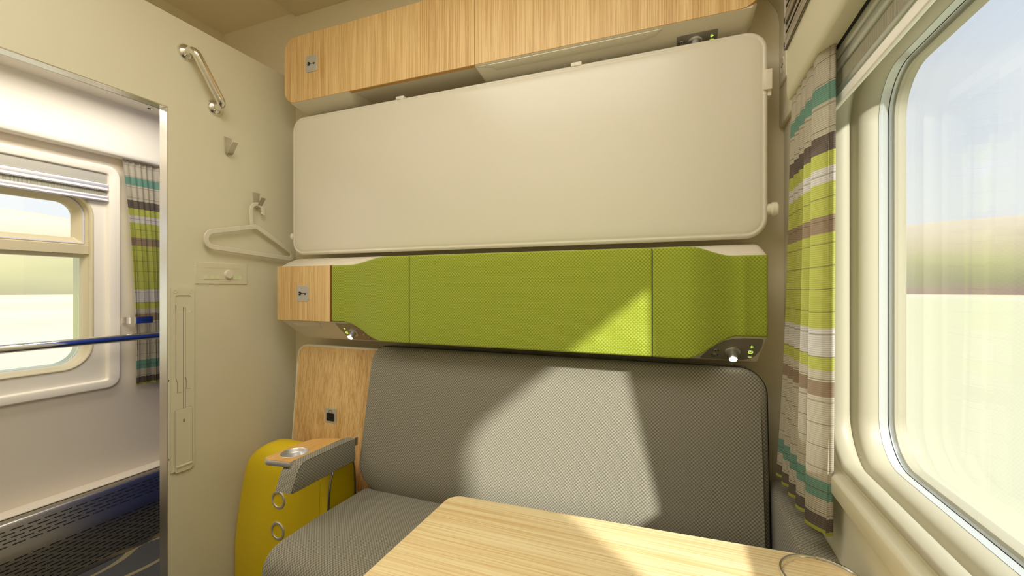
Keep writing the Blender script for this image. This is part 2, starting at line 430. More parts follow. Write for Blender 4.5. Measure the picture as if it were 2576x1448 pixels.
# --- compartment window wall with its opening
WY0, WY1, WZ0, WZ1 = .37, 1.150, K-.372, K+.458
wc, wh = ((WY0+WY1)/2, (WZ0+WZ1)/2), (WY1-WY0, WZ1-WZ0)
def wring(ins, x, r=.10): return [(x, a, b) for a, b in rrect(wh[0]-2*ins, wh[1]-2*ins, max(.02, r-ins), 12, *wc)]
mb = MB(); wall_hole(mb, lambda a, b: (XW, a, b), rect(YF, YB, 0, ZC), [rrect(wh[0]+.012, wh[1]+.012, .106, 12, *wc)])
struct(mb.build('wall_right', CREAM, smooth=False, recalc=False))
# flat backing that closes the wall's thickness
mb = MB(); wall_hole(mb, lambda a, b: (.445, a, b), rect(YF, YB, 0, ZC), [rrect(wh[0]+.03, wh[1]+.03, .11, 12, *wc)])
struct(mb.build('wall_right_outer', CREAM, smooth=False, recalc=False))
win = thing('window_1', (XW+.06, wc[0], WZ0), None or 'wide window', 'window'); del win['label'], win['category']; struct(win)
prof = [(-.006, .3255), (-.006, .322), (-.0045, .3195), (-.001, .3185), (.003, .320), (.0055, .325), (.007, .332), (.0075, .340), (.006, .348), (.002, .354), (-.004, .3575),
        (-.006, .360), (-.003, .363), (.004, .366), (.0085, .371), (.011, .379), (.0115, .389), (.010, .398), (.008, .405)]
mb = MB(); mb.loft([wring(i, x) for i, x in prof], False, False); mb.build('window_frame', FRAME, win, ang=60)
mb = MB(); mb.loft([wring(i, x) for i, x in [(.008, .4045), (.0078, .4115), (.0072, .412), (.0072, .421)]], False, False)
mb.loft([wring(i, x) for i, x in [(.0072, .4225), (.0072, .430)]], False, False)
lab(mb.build('glazing_spacer', plain('pale_spacer', (.60, .63, .62, 1), .12, .25), win), 'pale glazing spacer')
mb = MB(); mb.loft([wring(i, x) for i, x in [(.0074, .4208), (.0066, .4208), (.0066, .4227), (.0074, .4227)]], False, False)
mb.loft([wring(i, x) for i, x in [(.0085, .4035), (.0072, .4035), (.0072, .4052), (.0085, .4052)]], False, False)
mb.build('gasket', BLACK, win)
mb = MB(); mb.loft([wring(i, x) for i, x in [(.0072, .4302), (.014, .4302), (.0145, .434), (.0145, .45), (-.02, .45)]], False, False)
mb.build('outer_frame', FRAME, win)
mb = MB()
for x in (.4215, .4365):
    ring = wring(.004, x); mb.add(ring, [tuple(range(len(ring)))])
mb.build('pane', GLASS, win, smooth=False, recalc=False)
# window board (ledge) under the window
LD = MB(); P = [(XW+.002, K-.388), (.306, K-.388), (.300, K-.394), (.300, K-.426), (.304, K-.432), (XW+.002, K-.436)]
LD.loft([[(a, YF, b) for a, b in P], [(a, 1.125, b) for a, b in P]])
struct(LD.build('trim_2', CREAM, bevel=.002))
# raised panel high on the window wall, with cove at its top
mb = MB(); P = [(XW+.002, K+.523), (.3135, K+.523), (.3125, K+.53), (.3125, K+.87), (.309, K+.895), (.298, K+.92), (.283, K+.945), (.268, K+.975), (.26, K+1.01), (.26, ZC), (XW+.002, ZC)]
mb.loft([[(a, YF, b) for a, b in P], [(a, YB-.001, b) for a, b in P]])
struct(mb.build('trim_3', CREAM, ang=30))
# curtain pelmet
mb = MB()
P = [(.268, K+.507), (.2745, K+.499), (.278, K+.4965), (.3055, K+.4965), (.3055, K+.56), (.313, K+.56), (.313, ZC-.30), (.268, ZC-.30)]
P2 = [(a, b) for a, b in P]
r1 = [(a, YF, b) for a, b in P]; r2 = [(a, 1.300, b) for a, b in P]; r3 = [(max(a, .275), 1.318, b) for a, b in P]
mb.loft([r1, r2, r3]); pel = thing('curtain_pelmet', (.29, .6, K+.4965), 'long cream curtain pelmet above the large window, louvred vent in its face', 'pelmet')
mb.build('housing', CREAM, pel, ang=40)

# --- corridor outer wall
CX = -2.70
cY0, cY1 = .15, 1.225; cZ0, cZ1 = K-.392, K+.47
cc, ch_ = ((cY0+cY1)/2, (cZ0+cZ1)/2), (cY1-cY0, cZ1-cZ0)
rc, rh = ((.09+1.28)/2, (K-.466+K+.578)/2), (1.28-.09, 1.044)
def cring(ins, x, r=.115): return [(x, a, b) for a, b in rrect(ch_[0]-2*ins, ch_[1]-2*ins, max(.02, r-ins), 12, *cc)]
mb = MB(); wall_hole(mb, lambda a, b: (CX, a, b), rect(YF-.6, 3.2, 0, K+.93), [rrect(rh[0]+.10, rh[1]+.082, .05, 8, rc[0], rc[1])])
struct(mb.build('wall_outer', CORR, smooth=False, recalc=False))
def rring(g, x, r): return [(x, a, b) for a, b in rrect(rh[0]+2*g, rh[1]+1.6*g, r, 8, *rc)]
mb = MB(); mb.loft([rring(.052, CX-.002, .055), rring(.050, CX+.012, .055), rring(.044, CX+.017, .052), rring(.008, CX+.017, .02), rring(.002, CX+.014, .014), rring(-.004, CX-.004, .01)], False, False)
wall_hole(mb, lambda a, b: (CX-.004, a, b), [(a, b) for _, a, b in rring(-.004, 0, .01)], [[(a, b) for _, a, b in cring(-.004, 0)]])
win2 = thing('window_2', (CX, cc[0], cZ0), 'x', 'x'); del win2['label'], win2['category']; struct(win2)
mb.build('surround', CORRIVORY, win2, ang=35)
mb = MB(); mb.loft([cring(i, x) for i, x in [(-.004, CX-.004), (-.001, CX-.001), (.004, CX-.002), (.008, CX-.008), (.009, CX-.018), (.006, CX-.026), (.007, CX-.030), (.012, CX-.034), (.018, CX-.042), (.021, CX-.055), (.021, CX-.072)]], False, False)
mb.build('window_frame', CORRFRAME, win2, ang=60)
mb = MB(); mb.loft([cring(i, x) for i, x in [(.020, CX-.070), (.022, CX-.074), (.0225, CX-.079)]], False, False)
mb.loft([cring(i, x) for i, x in [(.0225, CX-.081), (.023, CX-.086), (.025, CX-.12)]], False, False)
mb.build('gasket', plain('chromed_gasket', (.55, .55, .35, 1), .15, .8), win2)
ring = cring(.02, CX-.09); MB().add(ring, [tuple(range(len(ring)))]).build('pane', GLASS, win2, smooth=False, recalc=False)
mb = MB(); Pm = [(CX-.10, K+.15), (CX-.045, K+.150), (CX-.035, K+.158), (CX-.030, K+.166), (CX-.022, K+.168), (CX-.020, K+.210), (CX-.026, K+.213), (CX-.10, K+.213)]
mb.loft([[(a, cY0+.004, b) for a, b in Pm], [(a, cY1-.006, b) for a, b in Pm]])
mb.build('transom', CORRFRAME, win2)
# upper sash with its pale seal
def sring(ins, x, r0=.1):
    a0, a1, b0, b1 = cY0+.02+ins, cY1-.012-ins, K+.213+ins, K+.452-ins
    return [(x, a, b) for a, b in rrect(a1-a0, b1-b0, (max(.01, r0-ins), max(.01, r0-ins), .004, .004), 10, (a0+a1)/2, (b0+b1)/2)]
mb = MB(); mb.loft([sring(i, x) for i, x in [(0, CX-.09), (0, CX-.045), (.006, CX-.041)]], False, False)
mb.loft([sring(i, x) for i, x in [(.011, CX-.041), (.016, CX-.046), (.020, CX-.056), (.034, CX-.066), (.036, CX-.09)]], False, False)
mb.build('sash', CORRFRAME, win2, ang=50)
mb = MB(); mb.loft([sring(.006, CX-.0410), sring(.006, CX-.039), sring(.011, CX-.039), sring(.011, CX-.041)], False, False); lab(mb.build('seal', SEAL, win2), 'pale lilac seal')
# curved pelmet along the corridor ceiling
mb = MB(); P = [(CX, K+.93), (-2.60, K+.93), (-2.612, K+.915), (-2.617, K+.88), (-2.622, K+.78), (-2.625, K+.69), (-2.628, K+.672), (-2.636, K+.664), (CX+.025, K+.664), (CX+.02, K+.668), (CX, K+.668)]
mb.loft([[(a, YF-.6, b) for a, b in P], [(a, 3.2, b) for a, b in P]]); struct(mb.build('trim_4', CORRIVORY, ang=50))

# outside: field and low hills on both sides of the line
def field():
    m = M('pale_field', rough=1, spec=0); v = m.obj(); n = m.noise(v, .02, 3, (1, .15, 1)); n2 = m.noise(v, .2, 2, (1, .1, 1))
    c = m.mix(m.ramp(n, [(.4, (0, 0, 0, 1)), (.6, (1, 1, 1, 1))]), (.60, .58, .38, 1), (.64, .61, .47, 1))
    c = m.mix(m.math('MULTIPLY', n2, .3), c, (.60, .55, .40, 1)); m.l(c, m.b.inputs['Base Color']); return m.m
def hillm():
    m = M('hazy_hillside', rough=1, spec=0); v = m.obj(); s = m.n('ShaderNodeSeparateXYZ'); m.l(v, s.inputs[0])
    n = m.noise(v, .012, 3, (1, .35, 2.5)); h = m.math('ADD', m.math('DIVIDE', s.outputs[2], 40.), m.math('MULTIPLY', m.math('SUBTRACT', n, .5), .7))
    c = m.ramp(h, [(0, (.27, .19, .16, 1)), (.08, (.25, .235, .14, 1)), (.30, (.36, .335, .18, 1)), (.55, (.46, .39, .26, 1)), (1, (.58, .50, .38, 1))])
    m.l(c, m.b.inputs['Base Color']); return m.m
struct(MB().add([(-2500, -2500, -1.2), (2500, -2500, -1.2), (2500, 2500, -1.2), (-2500, 2500, -1.2)], [(0, 1, 2, 3)]).build('ground', field(), recalc=False))
HM = hillm()
for a0, a1, e0, e1 in ((20, 100, .150, .072), (100, 185, .072, .115)):      # degrees round the train, slope angle seen at each end
    rows = []; NA = 60
    for i in range(13):
        t_ = i/12; row = []
        for j in range(NA+1):
            q = j/NA; az = math.radians(a0+(a1-a0)*q); R_ = 240+150*t_
            el = e0+(e1-e0)*q+.006*math.sin(az*9+1)+.003*math.sin(az*23)
            row.append((R_*math.cos(az), R_*math.sin(az), -1.5+430*el*math.sin(t_*PI/2)**.8))
        rows.append(row)
    struct(MB().loft(rows, False, False, closed=False).build('hill', HM, ang=180))

# ================================================================== THINGS ON THE BACK WALL
UX0, UX1 = -1.690, .2475
FDY, FDZ = .07, -.083
def set_facet(dy, dz):
    global FDY, FDZ, FN, FU
    FDY, FDZ = dy, dz; FN = Vector((0, dz, -dy)).normalized(); FU = Vector((0, dy, dz)).normalized()
def facet_pt(x, a, z0, y0=1.43, off=0):
    """slanted face under a unit: a = 0 front edge .. 1 rear edge; off = out of the face"""
    return Vector((x, y0+FDY*a, z0+FDZ*a)) + FN*off
set_facet(.12, -.046)      # FN points out of the face, FU down the face

def reading_panel(parent, outline, lamp, buttons, jacks, z0, y0, mat, sgn=1, hidden=False):
    """outline points (x, a); a as facet fraction"""
    mb = MB(); o = [facet_pt(x, a, z0, y0, .0004) for x, a in outline]; i1 = [facet_pt(x, a, z0, y0, .0022) for x, a in outline]
    mb.loft([o, i1], False, True); pl = mb.build('control_panel', mat, parent, ang=30)
    c = facet_pt(lamp[0], lamp[1], z0, y0, .0022)
    mb = MB().lathe(c, FN, [(.0225, 0), (.0225, .003), (.020, .0048), (.0165, .005), (.0155, .003), (.0125, .003), (.0120, .016), (.0128, .020), (.0128, .029), (.0120, .0305), (.0105, .0305), (.0105, .029)], 36)
    lab(mb.build('reading_lamp', ALU, pl), 'satin metal reading spotlight')
    lab(MB().lathe(c+FN*.0295, FN, [(.0, 0), (.0112, 0), (.0112, .0012), (.0, .0014)], 36).build('bulb', LAMPW, pl), 'glowing white lamp lens')
    # power, plus and minus keys
    for kind, (x, a) in buttons.items():
        c = facet_pt(x, a, z0, y0, .0022)
        r = .0078 if kind == 'power' else .0062
        kb = MB().lathe(c, FN, [(r, 0), (r*.98, .0015), (r*.85, .0022), (0, .0022)], 24).build('button', ALU if kind == 'power' else mat, pl)
        c2 = c + FN*.0026; X = Vector((1, 0, 0)); mb = MB()
        def bar(w, h, du=0, dv=0):
            q = c2+X*du+FU*dv
            mb.add([q-X*w/2-FU*h/2, q+X*w/2-FU*h/2, q+X*w/2+FU*h/2, q-X*w/2+FU*h/2], [(0, 1, 2, 3)])
        if kind == 'plus': bar(.010, .0032); bar(.0032, .0036, 0, -.0034); bar(.0032, .0036, 0, .0034)
        elif kind == 'minus': bar(.010, .0030)
        else:
            n = 30; inn, out = [], []
            for k in range(n+1):
                th = PI*.14 + (2*PI-PI*.28)*k/n
                dvec = X*math.sin(th)-FU*math.cos(th)
                inn.append(c2+dvec*.0042); out.append(c2+dvec*.0072)
            mb.loft([inn, out], False, False, closed=False); bar(.0026, .007, 0, -.0032)
        mb.build('symbol', GLOWG, pl, smooth=False)
    for k, (x, a) in enumerate(jacks):
        c = facet_pt(x, a, z0, y0, .0022)
        j = MB().lathe(c, FN, [(.0058, 0), (.0056, .0018), (.0044, .0026), (.0024, .0026), (.0022, .001)], 24).build('headphone_jack', ALU, pl)
        mb = MB().lathe(c+FN*.0012, FN, [(.0, 0), (.0023, 0), (.0023, .0003), (0, .0003)], 16)
        for sd in (-1, 1):
            q = c+Vector((1, 0, 0))*sd*.0078+FU*.0012
            mb.lathe(q, FN, [(0, 0), (.0023, 0), (.0023, .0004), (0, .0004)], 12)
        mb.build('symbol', BLACK, pl)
        q = c-FU*.0088 if k == 0 else c+FU*.0088
        text('lettering', 'TV' if k == 0 else 'AU', .0062, BLACK, pl, q+FN*.0003, (1, 0, 0), -FU)
    return pl

def sign_plate(parent, cx, y, cz, kind, w=.066, h=.068, tilt=0):
    P = rrect(w, h, .006, 4, cx, cz); mb = MB(); slab(mb, P, lambda a, b, d: (a, y-d, b), [(0, 0), (0, .0022), (.0008, .003)], False, True)
    pl = mb.build('sign_plate', SIGN, parent, ang=30); yy = y-.0034
    mb = MB()
    def disc(x, z, r, n=24, rin=None, y2=yy):
        if rin is None: mb.add([(x+r*math.cos(2*PI*k/n), y2, z+r*math.sin(2*PI*k/n)) for k in range(n)], [tuple(range(n))])
        else:
            mb.loft([[(x+q*math.cos(2*PI*k/n), y2, z+q*math.sin(2*PI*k/n)) for k in range(n)] for q in (rin, r)], False, False)
    def bx(x0, x1, z0, z1): mb.add([(x0, yy, z0), (x1, yy, z0), (x1, yy, z1), (x0, yy, z1)], [(0, 1, 2, 3)])
    if kind == 'key':
        k0 = cx-.0145
        n = 24; o = [(k0+.0088*math.cos(2*PI*k/n), yy, cz+.0088*math.sin(2*PI*k/n)) for k in range(n)]
        i = [(k0-.0045+.0024*math.cos(2*PI*k/n), yy, cz+.0024*math.sin(2*PI*k/n)) for k in range(n)]
        mb.loft([o, i], False, False)
        bx(k0+.008, cx+.022, cz-.0012, cz+.0014); bx(cx+.0115, cx+.0185, cz-.0065, cz-.0012); bx(cx+.0185, cx+.022, cz-.003, cz-.0012)
    else:
        mb.add([(a, yy, b) for a, b in rrect(.046, .036, .005, 4, cx, cz-.006)], [tuple(range(20))])
        P1 = rrect(.018, .016, .003, 3, cx, cz+.017); P2 = rrect(.014, .012, .002, 3, cx, cz+.017)
        mb.loft([[(a, yy, b) for a, b in P1], [(a, yy, b) for a, b in P2]], False, False)
    sy = mb.build('symbol', BLACK, pl, smooth=False, recalc=False); lab(sy, 'black %s pictogram' % ('key' if kind == 'key' else 'suitcase'))
    return pl

# ---------------- overhead cabinet
cab = thing('overhead_cabinet', ((UX0+.238)/2, 1.54, K+.765), 'oak fronted overhead cabinet with two doors, above the folded bunk', 'cabinet')
zc0, zc1, yc = K+.8465, K+1.145, 1.459
MB().box(UX0+.03, .205, yc+.022, YB-.001, zc0+.006, zc1-.02).build('body', SHELL, cab, bevel=.004)
for (x0, x1, rr) in ((UX0, -.7175, (.06, .002, .002, .06)), (-.7160, .238, (.002, .06, .06, .002))):
    P = rrect(x1-x0, zc1-zc0, rr, 8, (x0+x1)/2, (zc0+zc1)/2)
    mb = MB(); slab(mb, P, lambda a, b, d: (a, yc+.020-d, b), [(0, 0), (0, .0185), (.0012, .020)])
    dr = mb.build('door', WOOD, cab, ang=30)
    mb = MB(); slab(mb, P, lambda a, b, d: (a, yc+.020-d, b), [(-.0004, .001), (-.0004, .018)], False, False); mb.build('edge_band', WOODEDGE, dr, ang=30)
    if x0 == UX0: sign_plate(dr, -1.5265, yc, K+1.004, 'key', .066, .074)
def housing(x0, x1, z0, y0, taper0=.0, taper1=.0, name='housing', parent=None, cove=None):
    """moulded box under a cabinet: slanted lower face"""
    prof = [(YB-.001, z0+.02), (y0+.012, z0+.02), (y0+.002, z0+.006), (y0, z0), (y0+.012, z0-.0046), (y0+.06, z0-.023), (y0+.112, z0-.0429), (y0+.125, z0-.0462), (y0+.14, z0-.0475), (YB-.001, z0-.048)]
    rings = []
    def ring(x, t0, shr=0):
        r = []
        for (y, z) in prof:
            f = max(0., min(1., (z0+.02-z)/(.068)))
            r.append((x+t0*f, min(y+shr, YB-.001), z))
        return r
    rings = [ring(x0+.000, taper0, .010), ring(x0+.004, taper0, .002), ring(x0+.012, taper0), ring(x1-.012, -taper1), ring(x1-.004, -taper1, .002), ring(x1, -taper1, .010)]
    return MB().loft(rings).build(name, SHELL, parent, ang=40)
housing(UX0+.02, -1.30, zc0-.001, yc+.002, .05, .06, parent=cab)
hr = housing(-.730, .228, zc0-.001, yc+.002, .03, .045, parent=cab)
# shallow finger recess lips
reading_panel(cab, [(.004, .99), (-.001, .60), (-.0005, .41), (.004, .395), (.119, .385), (.123, .40), (.121, .99)], (.0560, .62), {'plus': (.1060, .53), 'power': (.1065, .67), 'minus': (.1065, .80)}, [(.0140, .57), (.0140, .68)], zc0-.001, yc+.002, PLATE)
# long lip of the finger pull
mb = MB(); rg = []
for x, h in ((-.71, .0), (-.66, .004), (-.64, .010), (-.10, .010), (-.06, .006), (-.045, 0)):
    a0, a1 = .06, .06+h*22
    rg.append([facet_pt(x, a0, zc0-.001, yc+.002, .0005), facet_pt(x, a0, zc0-.001, yc+.002, .002+h*.25), facet_pt(x, a1, zc0-.001, yc+.002, .002+h*.25), facet_pt(x, a1+.03, zc0-.001, yc+.002, .0005)])
MB().loft(rg).build('finger_pull', SHELL, cab, ang=60)

# ---------------- folded upper bunk
bk = thing('folded_bunk', (-.715, 1.53, K+.154), 'large blank cream bunk board folded flat against the wall', 'bunk bed')
P = rrect(.2605+1.690, .6425, (.062, .062, .062, .062), 10, (-1.690+.2605)/2, K+.4755)
mb = MB(); slab(mb, P, lambda a, b, d: (a, 1.5+d, b), [(.02, .024), (.004, .023), (0, .020), (0, .012), (.0015, .006), (.006, .0015), (.010, .0008), (.0125, .002), (.0155, .0022), (.019, .0006), (.025, -.0008), (.05, -.0010)])
mb.build('board', BOARD, bk, ang=50)
for x in (-1.085, -.335):
    MB().box(x-.02, x+.02, 1.498, 1.53, K+.790, K+.8045).build('clip', SHELL, bk, bevel=.003)
MB().box(.2475, .2705, 1.494, 1.545, K+.606, K+.668).build('clip', SHELL, bk, bevel=.0015)
MB().box(.2595, .2700, 1.505, 1.58, K+.590, K+.640).build('clip', SHELL, bk, bevel=.002)
MB().lathe((.258, 1.522, K+.243), (1, 0, 0), [(.018, 0), (.018, .012), (.022, .016), (.022, .028), (.018, .032), (0, .033)], 32).build('hinge_knob', SHELL, bk)
MB().lathe((-1.688, 1.520, K+.243), (-1, 0, 0), [(.014, 0), (.014, .008), (.018, .010), (.018, .018), (.014, .021), (0, .0215)], 32).build('hinge_knob', SHELL, bk)

# ---------------- padded lime unit
set_facet(.07, -.083)
un = thing('padded_wall_unit', (-.72, 1.53, K-.232), 'lime green padded wall unit with oak end door and reading lamps, above the sofa', 'wall unit')
zt, zb = K+.097, K-.144
prof = [(YB-.001, K+.139), (1.520, K+.137), (1.500, K+.134), (1.478, K+.126), (1.452, K+.110), (1.436, K+.100), (1.433, zt), (1.4335, zb), (1.437, zb-.0042), (1.4685, zb-.0415), (1.4985, zb-.0771), (1.503, zb-.083), (1.511, zb-.0865), (1.53, zb-.088), (YB-.001, zb-.089)]
def uring(x, tt, tb, shr=0.):
    r = []
    for (y, z) in prof:
        f = max(0, (z-zt)/.042) if z > zt else (max(0, (zb-z)/.089) if z < zb else 0)
        r.append((x+(tt if z > zt else tb)*f**1.3, min(YB-.001, y+shr), z-(shr*.5 if z > zt else (-shr*.5 if z < zb else 0))))
    return r
rings = [uring(UX0+.001, .028, .085, .012), uring(UX0+.004, .028, .085, .003), uring(UX0+.012, .03, .085), uring(-1.2, 0, 0), uring(0, 0, 0), uring(.228, -.008, -.006), uring(.242, -.012, -.012, .002), uring(.248, -.014, -.018, .008), uring(.2495, -.014, -.02, .016)]
MB().loft(rings).build('shell', SHELL, un, ang=40)
P = rrect(1.6885-1.3825, zt-zb, .0015, 2, -(1.6885+1.3825)/2-.0015, (zt+zb)/2)
mb = MB(); slab(mb, P, lambda a, b, d: (a, 1.436-d, b), [(0, 0), (0, .015), (.001, .016)]); dr = mb.build('door', WOOD, un, ang=30); sign_plate(dr, -1.536, 1.420, K-.0235, 'key', .066, .068)
MB().box(-1.383, -1.3815, 1.4215, 1.437, zb, zt).build('edge_band', plain('reddish_edge', (.35, .12, .05, 1), .6), un)
# pads: outline swells in the middle, surface steps forward
def sx_(x):   # 0 at the ends, 1 in the middle
    return sstep((x+1.315)/.255)*(1-sstep((x-.025)/.135))
def top_(x): return zt + (K+.1246-zt)*(sstep((x+1.30)/.25)*(1-sstep((x-.030)/.125)))
def bot_(x): return zb + (K-.2128-zb)*(sstep((x+1.325)/.25)*(1-sstep((x-.020)/.155)))
def front(x):
    s_ = sstep((x+1.30)/.24)*(1-sstep((x-.025)/.14)); y = 1.424-.044*s_
    y += .004*math.exp(-((x-.185)/.012)**2)*-1 + .003*math.exp(-((x+.045)/.02)**2)
    return y
def pad(x0, x1, nx):
    mb = MB(); rings = []; er = .006
    xs = [x0]+[x0+er*(1-math.cos(PI/2*k/4)) for k in range(1, 5)]+[x0+er+(x1-x0-2*er)*k/nx for k in range(1, nx)]+[x1-er*(1-math.cos(PI/2*k/4)) for k in range(4, 0, -1)]+[x1]
    for x in xs:
        e = min(x-x0, x1-x); dd = er - math.sqrt(max(0, er*er-(er-e)**2)) if e < er else 0
        zt_, zb_, yf = top_(x), bot_(x), front(x)+dd; r = []
        r.append((x, 1.434 if sx_(x) < .02 else 1.50, zt_-dd*.3))
        for k in range(0, 6):
            a = PI/2*k/5; r.append((x, yf+.007*(1-math.sin(a)), zt_-dd*.3-.007*(1-math.cos(a))))
        for k in range(1, 8): r.append((x, yf, zt_-.007+(zb_+.014-zt_)*k/8))
        for k in range(5, -1, -1):
            a = PI/2*k/5; r.append((x, yf+.007*(1-math.sin(a)), zb_+dd*.3+.007*(1-math.cos(a))))
        r.append((x, 1.434 if sx_(x) < .02 else 1.50, zb_+dd*.3)); rings.append(r)
    mb.loft(rings); return mb.build('pad', GREEN, un, ang=60)
pad(-1.3805, -.9572, 70); pad(-.9552, -.0722, 20); pad(-.0702, .2475, 70)
reading_panel(un, [(.070, .93), (.074, .86), (.0899, .63), (.1113, .385), (.1376, .19), (.1637, .105), (.19, .075), (.234, .075), (.2372, .11), (.2366, .365), (.232, .56), (.222, .76), (.2082, .88), (.188, .955), (.1707, .96), (.075, .965)],
              (.1596, .62), {'plus': (.2095, .36), 'power': (.2084, .58), 'minus': (.2081, .78)}, [(.1121, .58), (.1111, .77)], zb-.0, 1.4335, PLATE)
reading_panel(un, [(-1.372, .10), (-1.30, .09), (-1.273, .20), (-1.255, .38), (-1.2435, .55), (-1.215, .80), (-1.190, .965), (-1.30, .975), (-1.338, .93), (-1.354, .72), (-1.366, .40)],
              (-1.300, .56), {'plus': (-1.335, .34), 'power': (-1.338, .57), 'minus': (-1.328, .80)}, [(-1.252, .66), (-1.236, .83)], zb-.0, 1.4335, PLATEW)
mb = MB(); rg = []
for x, h in ((-1.63, 0), (-1.61, 1), (-1.47, 1), (-1.455, 0)):
    rg.append([facet_pt(x, .02, zb, 1.4335, .0002), facet_pt(x, .04, zb, 1.4335, .0025*h+.0003), facet_pt(x, .30*h+.05, zb, 1.4335, .0025*h+.0003), facet_pt(x, .34*h+.06, zb, 1.4335, .0002)])
mb.loft(rg).build('finger_pull', SHELL, un)

# ---------------- sofa (lower berth)
sofa = thing('berth_sofa', (-.47, 1.28, 0), 'grey woven sofa berth with wide backrest under the lime padded unit', 'sofa')
ZT, ZS = K-.244, K-.80
def back_y(z, y0=1.456, k=.19): return y0-k*(ZT-z)
bx0, bx1 = -1.194, .25
P = rrect(bx1-bx0, ZT-(ZS-.03), (.062, .075, .03, .13), 10, (bx0+bx1)/2, (ZT+ZS-.03)/2)
def bfn(a, b, d):
    y = back_y(b)+d
    lo = max(0., (ZS+.13-b)/.16); y += .055*lo**2.2
    return (a, y, b)
mb = MB(); slab(mb, P, bfn, [(.01, .075), (0, .068), (0, .020), (.002, .011), (.006, .005), (.012, .001), (.02, 0)], True, False)
# front face as a grid so that it can curve
inn = offset(P, .02)
def grid_face(mb, fn, ring, z0, z1, nz):
    pass
zs = sorted(set([round(b, 5) for a, b in inn]))
from bisect import bisect
def xr(z):
    xsL, xsR = None, None; c = []
    for i in range(len(inn)):
        (a0, b0), (a1, b1) = inn[i], inn[(i+1) % len(inn)]
        if (b0-z)*(b1-z) <= 0 and abs(b1-b0) > 1e-9: c.append(a0+(a1-a0)*(z-b0)/(b1-b0))
    return (min(c), max(c)) if c else None
lv = [z for z in zs]; top = max(zs); botm = min(zs)
extra = [botm+(top-botm)*k/40 for k in range(1, 40)]
lv = sorted(set(lv+[round(z, 5) for z in extra])); rows = []
for z in lv:
    q = xr(z)
    if q is None: continue
    rows.append([bfn(q[0]+(q[1]-q[0])*k/12, z, 0) for k in range(13)])
mb.loft(rows, False, False, closed=False)
mb.build('backrest', GREY, sofa, ang=60)
mb = MB(); Q = rrect(bx1-bx0+.004, ZT-(ZS-.03)+.004, (.064, .077, .03, .13), 10, (bx0+bx1)/2, (ZT+ZS-.03)/2)
slab(mb, Q, bfn, [(.002, .026), (-.0008, .0245), (-.0008, .0205), (.002, .019)], False, False); mb.build('piping', DARK, sofa)
# seat cushion: profile extruded along X
prof = []
sy0, sy1, szt, szb = .930, 1.40, ZS, K-1.10
for k in range(9):
    a = PI/2*k/8; prof.append((sy0+.065-.065*math.cos(a), szt-.065+.065*math.sin(a)))
prof = [(sy0+.03, szb), (sy0+.004, szb+.01)]+prof+[(1.10, szt+.003), (1.22, szt+.002), (sy1, szt-.004), (sy1, szb)]
rings = []
cy_, cz_ = 1.15, (szt+szb)/2
for (x, s_) in ((-1.176, .025), (-1.175, .014), (-1.171, .006), (-1.163, .001), (-1.150, 0), (.235, 0), (.246, .006), (.25, .02)):
    rings.append([(x, y+(cy_-y)*s_*1.1, z+(cz_-z)*s_*3.0) for y, z in prof])
MB().loft(rings).build('seat', GREY, sofa, ang=60)
MB().box(-1.15, .24, 1.02, 1.50, .0, szb).build('base', CREAM_BACK, sofa, bevel=.004)
# oak back panel with cream edge
def pfn(a, b, d): return (a, 1.534-.085*(K-.266-b)+d, b)
P = rrect(.25+1.69, .622, (.058, .06, .01, .01), 8, (-1.69+.25)/2, K-.266-.311)
mb = MB(); slab(mb, P, pfn, [(0, .022), (0, .002), (.002, 0), (.0085, 0), (.0085, .0015)], True, False); mb.build('panel_edge', SHELL, sofa, ang=30)
mb = MB(); slab(mb, P, pfn, [(.0085, .003), (.0085, .0005)], True, True); pn = mb.build('back_panel', WOOD, sofa, ang=30)
zz = K-.578; sign_plate(pn, -1.4625, pfn(0, zz, 0)[1]+.0002, zz, 'case', .064, .068)
MB().box(-1.703, -1.688, 1.535, 1.56, K-.40, K-.362).build('latch', SHELL, sofa, bevel=.002)
# armrest
arm = [(1.0600, -.688), (1.068, -.692), (1.37, -.692), (1.372, -.690), (1.372, -.604), (1.34, -.599), (1.13, -.597), (1.112, -.600), (1.098, -.609), (1.085, -.630), (1.072, -.662)]
def aring(x, s_): 
    return [(x, y+(1.2-y)*s_, K+z+(-.65-z)*s_*2.2) for y, z in arm]
def alow(x, s_): return [(x_, y, min(z, K-.6205)) for x_, y, z in aring(x, s_)]
mb = MB().loft([alow(-1.276, .03), alow(-1.273, .008), alow(-1.265, .0), alow(-1.2405, .0), aring(-1.2400, .0), aring(-1.213, .0), aring(-1.205, .010), aring(-1.2015, .028), aring(-1.2005, .05)])
ar = mb.build('armrest', GREY, sofa, ang=50); lab(ar, 'padded armrest with wooden drinks tray')
mb = MB(); pts = [(-1.2022, y+(1.2-y)*.03, K+z+(-.65-z)*.07) for y, z in arm]
mb.tube(pts[3:]+pts[:1], .0010, 8); mb.tube([pts[0], pts[1], pts[2], pts[3]], .0010, 8); mb.build('piping', DARK, ar)
P = []
for (x, y) in ((-1.2405, 1.092), (-1.2405, 1.345)): P.append((x, y))
for k in range(1, 9): t_ = k/8; P.append((-1.243-.118*math.sin(t_*PI/2)**1.2, 1.345-.05*(1-math.cos(t_*PI/2))**1.2-.03*t_))
for k in range(1, 4): P.append((-1.361-.004*math.sin(k/4*PI), 1.265-(1.265-1.125)*k/4))
for k in range(0, 9): a = PI+PI/2*k/8; P.append((-1.333+.032*math.cos(a), 1.112+.032*math.sin(a)))
zt_ = K-.600
def tfn(a, b, d): return (a, b, zt_-.020+d)
cup = [(-1.302+.047*math.cos(2*PI*k/40), 1.166+.047*math.sin(2*PI*k/40)) for k in range(40)]
